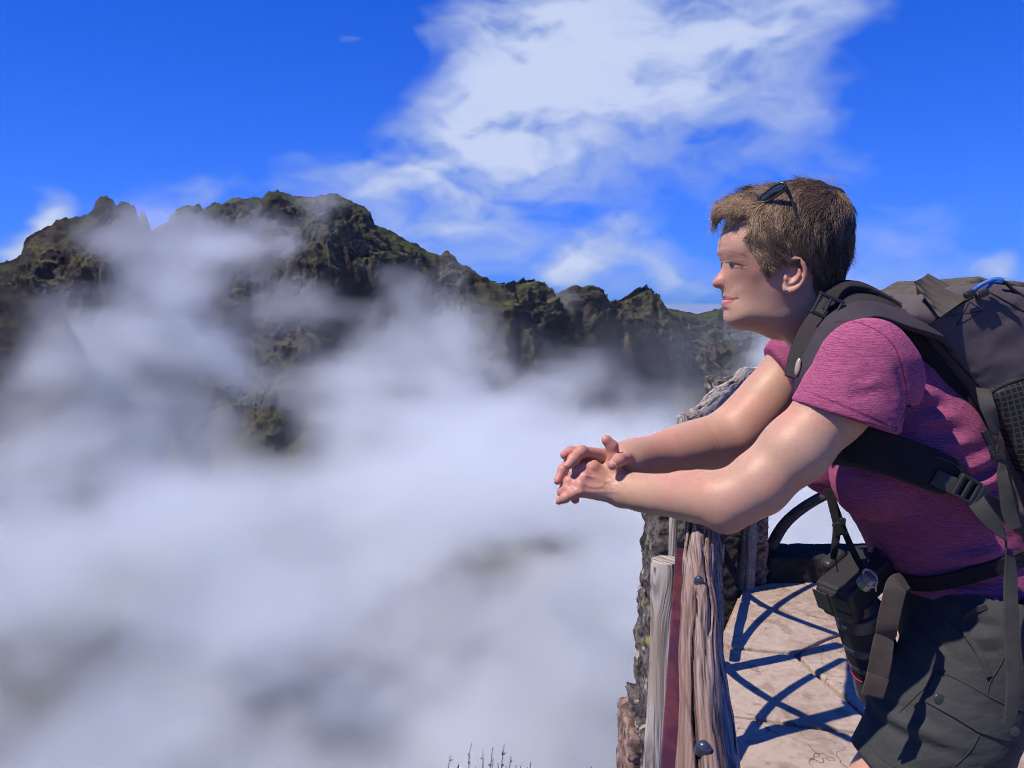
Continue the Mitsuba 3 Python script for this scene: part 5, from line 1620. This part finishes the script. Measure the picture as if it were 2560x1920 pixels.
body_o = [(2262, 792), (2290, 764), (2330, 744), (2374, 728), (2420, 715), (2446, 703), (2500, 705), (2570, 714), (2720, 760), (2840, 860), (2900, 1040), (2860, 1300), (2760, 1440), (2640, 1420), (2580, 1330), (2530, 1170), (2470, 1040), (2400, 935), (2330, 850)]
pm, pack_f = prism(body_o, 1.165, 1.455, .030, 1.17, .012, .008, 3)
obj('main_compartment', pm, PACK, pack, True, label='grey-violet main compartment')
pad_o = [(2215, 800), (2260, 792), (2330, 840), (2400, 925), (2470, 1030), (2530, 1160), (2590, 1320), (2600, 1420), (2545, 1380), (2500, 1230), (2455, 1110), (2390, 1005), (2310, 900), (2240, 835)]
pd, pad_f = prism(pad_o, 1.185, 1.44, .012, 1.19, 0, .003, 5)
obj('back_padding', pd, BLACK, pack, True, label='black padded back panel')
lid_o = [(2256, 789), (2268, 776), (2289, 759), (2330, 741), (2374, 724), (2400, 716), (2440, 692), (2447, 690), (2465, 698), (2500, 699), (2530, 702), (2580, 708), (2640, 730), (2640, 760), (2560, 735), (2500, 720), (2448, 735), (2400, 755), (2330, 798), (2318, 812), (2290, 800)]
lm, lid_f = prism(lid_o, 1.185, 1.440, .008, 1.19, 0, .004, 8, .002, .004)
obj('lid', lm, LIDC, pack, True, label='olive-grey striped lid')
# haul loop: a stiff folded webbing arch


def sheet(c00, c01, c11, c10, thick, sag=0.0, n=16):
    """a stiff sheet of cloth between four corners, bowed by sag"""
    c = [at(*q) for q in (c00, c01, c11, c10)]
    g = np.linspace(0, 1, n)
    A, Bq = np.meshgrid(g, g, indexing='ij')
    P = ((1 - A) * (1 - Bq))[..., None] * c[0] + ((1 - A) * Bq)[..., None] * c[1] + (A * Bq)[..., None] * c[2] + (A * (1 - Bq))[..., None] * c[3]
    nr = unit(np.cross(c[1] - c[0], c[3] - c[0]))
    P = P + nr * (sag * 16 * A * (1 - A) * Bq * (1 - Bq))[..., None]
    v = np.vstack([P.reshape(-1, 3) + nr * thick / 2, P.reshape(-1, 3) - nr * thick / 2])
    f = quads_to_tris(grid_faces(n, n))
    k = n * n
    ring = np.r_[np.arange(n), np.arange(1, n) * n + n - 1, (n - 1) * n + np.arange(n - 2, -1, -1), np.arange(n - 2, 0, -1) * n]
    r2 = np.roll(ring, -1)
    wall = np.vstack([np.stack([ring, r2, r2 + k], 1), np.stack([ring, r2 + k, ring + k], 1)])
    return trimesh.Trimesh(v, np.vstack([f, f[:, ::-1] + k, wall]), process=False)


obj('haul_loop', sheet((2287, 704, 1.175), (2305, 696, 1.20), (2412, 750, 1.165), (2352, 792, 1.140), .004, .006), LIDC, pack, 50, label='olive webbing haul loop standing up from the lid')
obj('haul_loop', sheet((2304, 699, 1.20), (2318, 686, 1.235), (2408, 736, 1.22), (2412, 750, 1.165), .004, .005), LIDC, pack, 50)
obj('haul_loop', sheet((2289, 705, 1.24), (2318, 688, 1.235), (2345, 775, 1.21), (2296, 772, 1.225), .004, .003), BLACK, pack, 50)  # black sheet standing in for the shaded inside of the loop
# stitched box and cross, seams
THREAD = principled('thread', (.022, .020, .024), .8, .2)


def stitched(rows, r=.0008, n=40, f=None, Y=1.17, lift=.0004):
    q = resample(np.array(rows, float), n) if len(rows) > 2 else np.linspace(rows[0], rows[1], n)
    return tube(on_surface(np.c_[q, np.full(n, Y)], f or pack_f, lift, -.09), r, 5)


ZP = lambda rows: [(2240 + x / 6.9125, 640 + y / 6.9125) for x, y in rows]
for rows in ([(1050, 1205), (1270, 790)], [(850, 1045), (1500, 950)], [(1050, 1205), (1500, 950)], [(540, 1190), (1200, 790)], [(1270, 790), (1470, 910)]):
    obj('stitching', stitched(ZP(rows), .0005), THREAD, pack, True)
for rows in ([(1330, 700), (1000, 900), (520, 1200)], [(540, 1240), (700, 1420), (980, 1659)], [(1560, 600), (1900, 780), (2212, 960)], [(1900, 500), (2050, 600), (2212, 700)]):
    obj('seam', stitched(ZP(rows), .0012), THREAD, pack, True)
obj('seam', stitched([(2330, 838), (2380, 890), (2430, 945), (2470, 985)], .0016), THREAD, pack, True)
# side pocket of stretch mesh with a bound edge
pk_o = [(2472, 985), (2500, 965), (2560, 942), (2660, 915), (2760, 930), (2800, 1100), (2740, 1330), (2640, 1330), (2575, 1200), (2520, 1080)]
km, pocket_f = prism(pk_o, 1.146, 1.25, .010, 1.15, .012, .004, 12)
obj('side_pocket', km, principled('pocket_mesh', lambda p, n, uv: MIX((.010, .012, .013), (.040, .045, .046), SS(.75, .95, .5 + .5 * dr.maximum(dr.sin((p.x + .3 * p.z) * 700), dr.sin((p.z - .3 * p.x) * 700)))), .8, .25), pack, True, label='dark gridded side pocket')
obj('binding', tube(on_surface(np.c_[resample(np.array([(2474, 985), (2500, 968), (2560, 946), (2650, 922)], float), 40), np.full(40, 1.15)], pocket_f, .0006, -.09), .0026, 8), BLACK, pack, True)
# side compression strap falling over the pocket
obj('compression_strap', ribbon([at(2458, 972, 1.150), at(2466, 1005, 1.128), at(2478, 1040, 1.122), at(2490, 1075, 1.124), at(2494, 1105, 1.128), at(2492, 1128, 1.130)], [.020, .021, .021, .017, .010, .009], .0022, [(-.3, -1, 0), (-.2, -1, .1), (.1, -1, 0), (.5, -.8, 0), (.9, -.5, 0), (.9, -.5, 0)], n=60), WEB, pack, 50)
obj('strap_hook', join([box((.009, .007, .034), at(2470, 1100, 1.118), .003, axes((.87, 0, .5))), tube(np.array([at(2474, 1113, 1.117), at(2480, 1135, 1.115), at(2490, 1148, 1.117), at(2500, 1140, 1.12), at(2497, 1126, 1.122)]), .0028, 8, 24), box((.016, .008, .007), at(2492, 1140, 1.118), .002)]), PLASTIC, pack, 40)
obj('hanging_strap', ribbon([at(2497, 1142, 1.122), at(2506, 1165, 1.116), at(2507, 1195, 1.112), at(2516, 1240, 1.110), at(2522, 1275, 1.110), at(2536, 1322, 1.108)], [.011, .012, .015, .018, .021, .021], .0022, [(.5, -.9, 0), (.3, -1, 0), (-.4, -.9, 0), (-.2, -1, 0), (0, -1, 0), (0, -1, .1)], n=70), WEB, pack, 50)
# blue cord zip pulls with dark grips
for rows, r in (([(2433, 728), (2447, 716), (2470, 704), (2492, 698), (2509, 701)], .0034), ([(2466, 722), (2476, 712), (2481, 707), (2492, 704), (2508, 704)], .0026)):
    obj('zip_cord', tube([at(u, v, 1.158 - .004 * k) for k, (u, v) in enumerate(rows)], r, 10, 40), BLUE, pack, True)
for (u, v), ln in (((2424, 735), .017), ((2455, 735), .021)):
    obj('zip_grip', box((ln, .010, .0105), at(u, v, 1.150), .004, axes((1, 0, .45))), PLASTIC, pack, 40)
obj('zip', tube([at(u, v, 1.166) for u, v in ((2500, 703), (2515, 708), (2530, 722), (2560, 742), (2600, 770))], .0028, 8, 30), THREAD, pack, True)
# shoulder strap: grey outer band, black mesh face, load lifter and ladder buckle
obj('shoulder_strap', ribbon([at(2380, 850, 1.20), at(2320, 815, 1.178), at(2262, 799, 1.172), at(2200, 780, 1.172), at(2146, 781, 1.172), at(2106, 803, 1.170), at(2074, 838, 1.168), at(2046, 890, 1.166), at(2022, 950, 1.165), at(2030, 1040, 1.17), at(2080, 1110, 1.165), at(2150, 1122, 1.150), at(2230, 1140, 1.142), at(2310, 1168, 1.142), at(2372, 1194, 1.146)],
                             [.05, .052, .054, .052, .048, .046, .044, .044, .046, .050, .058, .060, .062, .062, .056], .010, [(.5, -.5, .7), (.4, -.55, .75), (.3, -.5, .8), (.1, -.45, .9), (-.35, -.5, .8), (-.6, -.6, .5), (-.7, -.65, .3), (-.8, -.6, .2), (-.9, -.5, .0), (-.8, -.6, -.3), (-.3, -.9, -.2), (0, -1, 0), (0, -1, .05), (.0, -1, .05), (.1, -1, .05)], n=200), STRAPG, pack, 50, label='grey shoulder strap over the near shoulder')
obj('strap_padding', ribbon([at(2262, 786, 1.215), at(2215, 762, 1.212), at(2160, 752, 1.210), at(2112, 764, 1.207), at(2078, 796, 1.203), at(2048, 842, 1.198), at(2022, 895, 1.194), at(2000, 950, 1.19)], [.035, .044, .050, .056, .062, .064, .060, .048], .013, [(.3, -.6, .8), (.2, -.6, .8), (0, -.65, .75), (-.35, -.75, .6), (-.5, -.8, .35), (-.55, -.82, .2), (-.6, -.8, .1), (-.6, -.8, 0)], n=120), MESHC, pack, 50)
obj('strap_padding', ribbon([at(2110, 1112, 1.150), at(2180, 1120, 1.136), at(2260, 1146, 1.128), at(2330, 1172, 1.126), at(2385, 1196, 1.128), at(2408, 1207, 1.131)], [.05, .058, .058, .056, .048, .030], .014, [(-.2, -1, 0), (0, -1, 0), (0, -1, .05), (0, -1, .05), (.1, -1, .05), (.2, -1, .05)], n=80), BLACK, pack, 50)
obj('piping', tube([at(2336, 1142, 1.119), at(2370, 1152, 1.119), at(2398, 1172, 1.121), at(2411, 1200, 1.124)], .0016, 8, 40), STRAPG, pack, True)
obj('load_lifter', ribbon([at(2064, 776, 1.208), at(2080, 745, 1.216), at(2098, 724, 1.222), at(2122, 714, 1.226), at(2152, 717, 1.228), at(2188, 731, 1.228), at(2226, 752, 1.226), at(2258, 778, 1.222)], [.030, .030, .032, .034, .036, .036, .034, .030], .0095, [(-.8, -.4, .5), (-.7, -.4, .6), (-.5, -.3, .8), (-.1, -.3, .95), (.2, -.3, .95), (.4, -.3, .85), (.45, -.3, .85), (.5, -.3, .8)], n=110), BLACK, pack, 50)
bR = axes((.42, -.1, -.20), (-.5, -.8, .3))
bc = at(2068, 768, 1.188)
fr = []
for sx in (-1, 0, 1):
    fr.append(box((.0048, .034, .0070), bc + bR @ np.array([sx * .0165, 0, 0]), .002, bR))
for sy in (-1, 1):
    fr.append(box((.040, .0055, .0075), bc + bR @ np.array([0, sy * .0155, 0]), .002, bR))
obj('ladder_buckle', join(fr), PLASTIC, pack, 40)
badge = lathe([(0, .0012), (.55, .0010), (.9, .0004), (1, -.001)], (0, 0, 0), (0, 0, 1), 40)
bv = badge.vertices * np.array([.0042, .0135, 1])
bA = np.stack([unit(np.cross((.15, 0, 1), (-.6, -.8, .1))), unit(np.array([.15, .0, 1])), unit(np.array([-.6, -.8, .1]))], 1)
obj('badge', trimesh.Trimesh(bv @ bA.T + at(1994, 917, 1.176), badge.faces, process=False), principled('badge_metal', (.45, .44, .33), .4, .5, metallic=.4), pack, 40)
# webbing from the strap's lower end through its buckle to the pack, and its loose tail
obj('webbing', ribbon([at(2335, 1192, 1.116), at(2372, 1210, 1.113), at(2415, 1226, 1.112), at(2460, 1250, 1.118), at(2512, 1282, 1.135), at(2580, 1330, 1.16)], [.024, .025, .025, .024, .024, .024], .0026, (0, -1, .05), n=80), WEB, pack, 50)
wR = axes((.88, 0, -.47), (0, -1, .05))
wc = at(2415, 1222, 1.108)
obj('webbing_buckle', join([box((.0065, .034, .009), wc + wR @ np.array([s * .014, 0, 0]), .0025, wR) for s in (-1, 0, 1)] + [box((.034, .0055, .009), wc + wR @ np.array([0, s * .0155, 0]), .0025, wR) for s in (-1, 1)] + [box((.012, .036, .010), wc + wR @ np.array([.023, 0, 0]), .004, wR)]), PLASTIC, pack, 40)
obj('webbing_tail', ribbon([at(2432, 1240, 1.108), at(2452, 1270, 1.100), at(2478, 1302, 1.096), at(2504, 1330, 1.096), at(2515, 1354, 1.098), at(2516, 1376, 1.100), at(2526, 1410, 1.098), at(2527, 1500, 1.090), at(2530, 1620, 1.074), at(2533, 1720, 1.062), at(2524, 1808, 1.056)], [.025, .025, .024, .018, .010, .011, .018, .021, .021, .021, .020], .0024, [(-.3, -.9, .3), (-.2, -.95, .3), (.1, -1, .1), (.6, -.8, 0), (.9, -.4, 0), (.7, -.7, 0), (.2, -1, 0), (0, -1, 0), (0, -1, .05), (.1, -1, .05), (.2, -1, .1)], n=160), WEB, pack, 50)
# hip belt and its hanging tail
belt = on_surface([(2212, 1424, 1.2), (2240, 1444, 1.18), (2290, 1458, 1.16), (2350, 1456, 1.15), (2420, 1440, 1.14), (2480, 1422, 1.14), (2540, 1402, 1.15)], lambda p: np.minimum(shirt_sdf(p), shorts_sdf(p)), .004, -.10)
obj('hip_belt', ribbon(np.vstack([belt, [at(2640, 1360, 1.20)]]), [.024, .026, .026, .026, .026, .026, .026, .026], .006, [(-.8, -.6, 0), (-.6, -.8, 0), (-.3, -1, 0), (-.1, -1, 0), (0, -1, 0), (.1, -1, 0), (.2, -1, 0), (.3, -1, 0)], n=120), BLACK, pack, 50)
obj('belt_tail', ribbon([at(2262, 1452, 1.125), at(2244, 1462, 1.112), at(2232, 1500, 1.108), at(2222, 1545, 1.106), at(2216, 1585, 1.112), at(2208, 1610, 1.108), at(2200, 1660, 1.104), at(2190, 1705, 1.104), at(2180, 1742, 1.106)], [.026, .030, .031, .031, .030, .031, .032, .032, .031], .0028, [(-.3, -.9, .5), (-.3, -1, .2), (-.1, -1, .1), (-.1, -1, .15), (-.1, -1, -.25), (0, -1, .2), (-.1, -1, .05), (-.1, -1, -.1), (-.1, -1, .1)], n=140), WEBB, pack, 50)
obj('belt_tail_fold', ribbon([at(2196, 1690, 1.101), at(2188, 1715, 1.099), at(2181, 1738, 1.099)], .032, .0034, (-.1, -1, .05), n=30), WEBB, pack, 50)

# ------------------------------------------------------------------ camera hanging at the hip
cam = thing('photo_camera', 'black camera with long zoom lens hanging from its neck strap at the hip', 'camera')
CAMB = principled('camera_black', lambda p, n, uv: MIX((.014, .015, .017), (.026, .027, .030), N(p.x * 2600, p.y * 2600, p.z * 2600)), .42, .5, lambda p, n, uv: .00012 * N(p.x * 2600, p.y * 2600, p.z * 2600), 2e-4)
LB = principled('lens_black', (.034, .040, .052), .30, .6)
RUBBER = principled('lens_rubber', (.032, .035, .041), .55, .45)
SILV = principled('dial_metal', (.42, .43, .44), .28, .6, metallic=.9)
RED = principled('red_ring', (.60, .015, .045), .35, .5)
La, Lb = at(2142, 1512, 1.262), at(2214, 1730, 1.300)
L = unit(Lb - La)
E2 = unit(np.array([.88, .44, .16]) - L * (np.array([.88, .44, .16]) @ L))       # long side of the body, going right and away
E1 = np.cross(E2, L)                                                            # towards the viewer, left
B = np.stack([E2, L, np.cross(E2, L)], 1)
bc = La - L * .040 + E2 * .014
obj('body', join([box((.112, .050, .072), bc, .009, B), box((.034, .062, .070), bc + B @ np.array([-.045, .010, .0]), .012, B)]), CAMB, cam, 40)
obj('viewfinder', box((.050, .052, .026), bc + B @ np.array([.010, -.004, .048 if E1 @ np.array([0, 0, 1]) > 0 else -.048]), .010, B), CAMB, cam, 40)
# door and panel lines on the end face that looks to the viewer
end = bc + B @ np.array([-.0625, .008, 0])
for (o1, o2, s1, s2) in ((-.012, -.018, .026, .034), (.012, -.018, .016, .034), (-.003, .020, .040, .030)):
    obj('cover_plate', box((.0024, s1, s2), end + B @ np.array([-.0002, o1, o2]), .0010, B), LB, cam, 40)
dial = at(2170, 1452, 1.165)
obj('dial', lathe([(0, .012), (.0085, .0115), (.0105, .010), (.0108, .0), (.0125, -.001), (.0125, -.012)], dial, (.35, -.5, .8), 40), SILV, cam, 40)
obj('strap_lug', tube([at(2158, 1436, 1.165), at(2164, 1424, 1.160), at(2180, 1430, 1.158), at(2192, 1452, 1.158), at(2184, 1470, 1.160)], .0022, 8, 30), SILV, cam, True)
obj('mode_lines', box((.0022, .0012, .022), at(2190, 1462, 1.160), .0004, axes((1, .2, 0))), SILV, cam, 40)
R0 = .041
prof = [(0, -.012), (.031, -.012), (.033, -.004), (.0335, .004), (.0390, .007), (R0, .012), (R0 * 1.01, .030)]
obj('lens', lathe(prof, La, L, 72), LB, cam, 30, label='black lens barrel')


def ribbed(r0, r1, a, b, n=96, ribs=1):
    ph = np.arange(n * 2) * np.pi / n
    rows = [(r0 - .0015, a), (r0, a + .001)] + [(r0 + (r1 - r0) * t, a + .001 + (b - a - .002) * t) for t in (.01, .25, .5, .75, .99)] + [(r1, b - .001), (r1 - .0015, b)]
    m = lathe(rows, La, L, 2 * n)
    v = m.vertices.reshape(len(rows), 2 * n, 3)
    ax = La + ((v - La) @ L)[..., None] * L
    k = np.where(np.arange(2 * n) % 2 == 0, 1.0, .972)
    k = np.stack([k if 1 < i < len(rows) - 2 else np.full(2 * n, .985) for i in range(len(rows))])
    return trimesh.Trimesh((ax + (v - ax) * k[..., None]).reshape(-1, 3), m.faces, process=False)


obj('zoom_ring', ribbed(.0420, .0425, .030, .066), RUBBER, cam, False)
obj('barrel', lathe([(.0410, .066), (.0428, .068), (.0432, .076), (.0415, .0775), (.0412, .082)], La, L, 72), LB, cam, 30)
obj('control_ring', ribbed(.0425, .0430, .082, .106, 150), RUBBER, cam, False)
obj('barrel', lathe([(.0415, .106), (.0432, .107), (.0435, .116), (.0420, .118)], La, L, 72), LB, cam, 30)
obj('focus_ring', ribbed(.0430, .0434, .118, .134, 150), RUBBER, cam, False)
obj('red_line', lathe([(.0432, .134), (.0442, .1345), (.0442, .1362), (.0434, .1368)], La, L, 72), RED, cam, 30)
obj('lens_hood', lathe([(.0430, .1368), (.0438, .150), (.0450, .152), (.0470, .170), (.0480, .186), (.0460, .186), (.0440, .170), (.0400, .155), (0, .154)], La, L, 72), LB, cam, 30)
WHITE = principled('white_print', (.55, .56, .58), .5, .4)
bsd = -np.cross(E2, L) if (-np.cross(E2, L))[1] < 0 else np.cross(E2, L)


def barrel_text(txt, h, along, phi):
    """raised lettering wrapped on the lens barrel, at a distance along the axis and an angle round it"""
    m = meshkit.text_mesh(txt, h, .0003)
    v = np.array(m.vertices)
    a = phi - (v[:, 0] - v[:, 0].mean()) / R0
    f0 = unit(np.array([0, -1, .2]) - L * (np.array([0, -1, .2]) @ L))
    f1 = np.cross(L, f0)
    return trimesh.Trimesh(La + (along - v[:, 1])[:, None] * L + (R0 * 1.012 + v[:, 2])[:, None] * (np.cos(a)[:, None] * f0 + np.sin(a)[:, None] * f1), m.faces, process=False)


for txt, h, al, ph in (('RF', .0062, .020, None),):
    best = min((abs((La + al * L + R0 * (math.cos(q) * unit(np.array([0, -1, .2]) - L * (np.array([0, -1, .2]) @ L)) + math.sin(q) * np.cross(L, unit(np.array([0, -1, .2]) - L * (np.array([0, -1, .2]) @ L)))) - at(2100, 1545, 1.19))[0]), q) for q in np.linspace(-1.2, 1.2, 60))[1]
    obj('lettering', barrel_text(txt, h, al, best), WHITE, cam, False)
STRAPB = principled('camera_strap', weave((.006, .006, .008), (.022, .022, .026)), .8, .2)
obj('neck_strap', ribbon([at(2068, 1222, 1.225), at(2078, 1250, 1.222), at(2086, 1285, 1.220), at(2092, 1310, 1.218), at(2090, 1345, 1.216), at(2084, 1375, 1.214), at(2090, 1405, 1.212), at(2094, 1430, 1.210)], [.014, .013, .012, .012, .012, .006, .004, .003], .0016, [(-.3, -1, 0)] * 5 + [(.7, -.6, 0), (.9, -.3, 0), (.9, -.3, 0)], n=80), STRAPB, cam, 50)
obj('neck_strap', ribbon([at(2072, 1228, 1.235), at(2094, 1285, 1.225), at(2118, 1345, 1.21), at(2144, 1400, 1.19), at(2166, 1438, 1.165)], [.013, .011, .010, .010, .008], .0016, (-.4, -.9, .1), n=60), STRAPB, cam, 50)
obj('neck_strap', ribbon([at(2196, 1372, 1.215), at(2184, 1400, 1.20), at(2172, 1438, 1.168)], [.014, .013, .009], .0016, (-.2, -1, .1), n=40), STRAPB, cam, 50)
obj('strap_slider', join([box((.016, .006, .022), at(2096, 1322, 1.214), .002, axes((1, 0, .3))), box((.010, .006, .012), at(2106, 1304, 1.212), .002)]), PLASTIC, cam, 40)
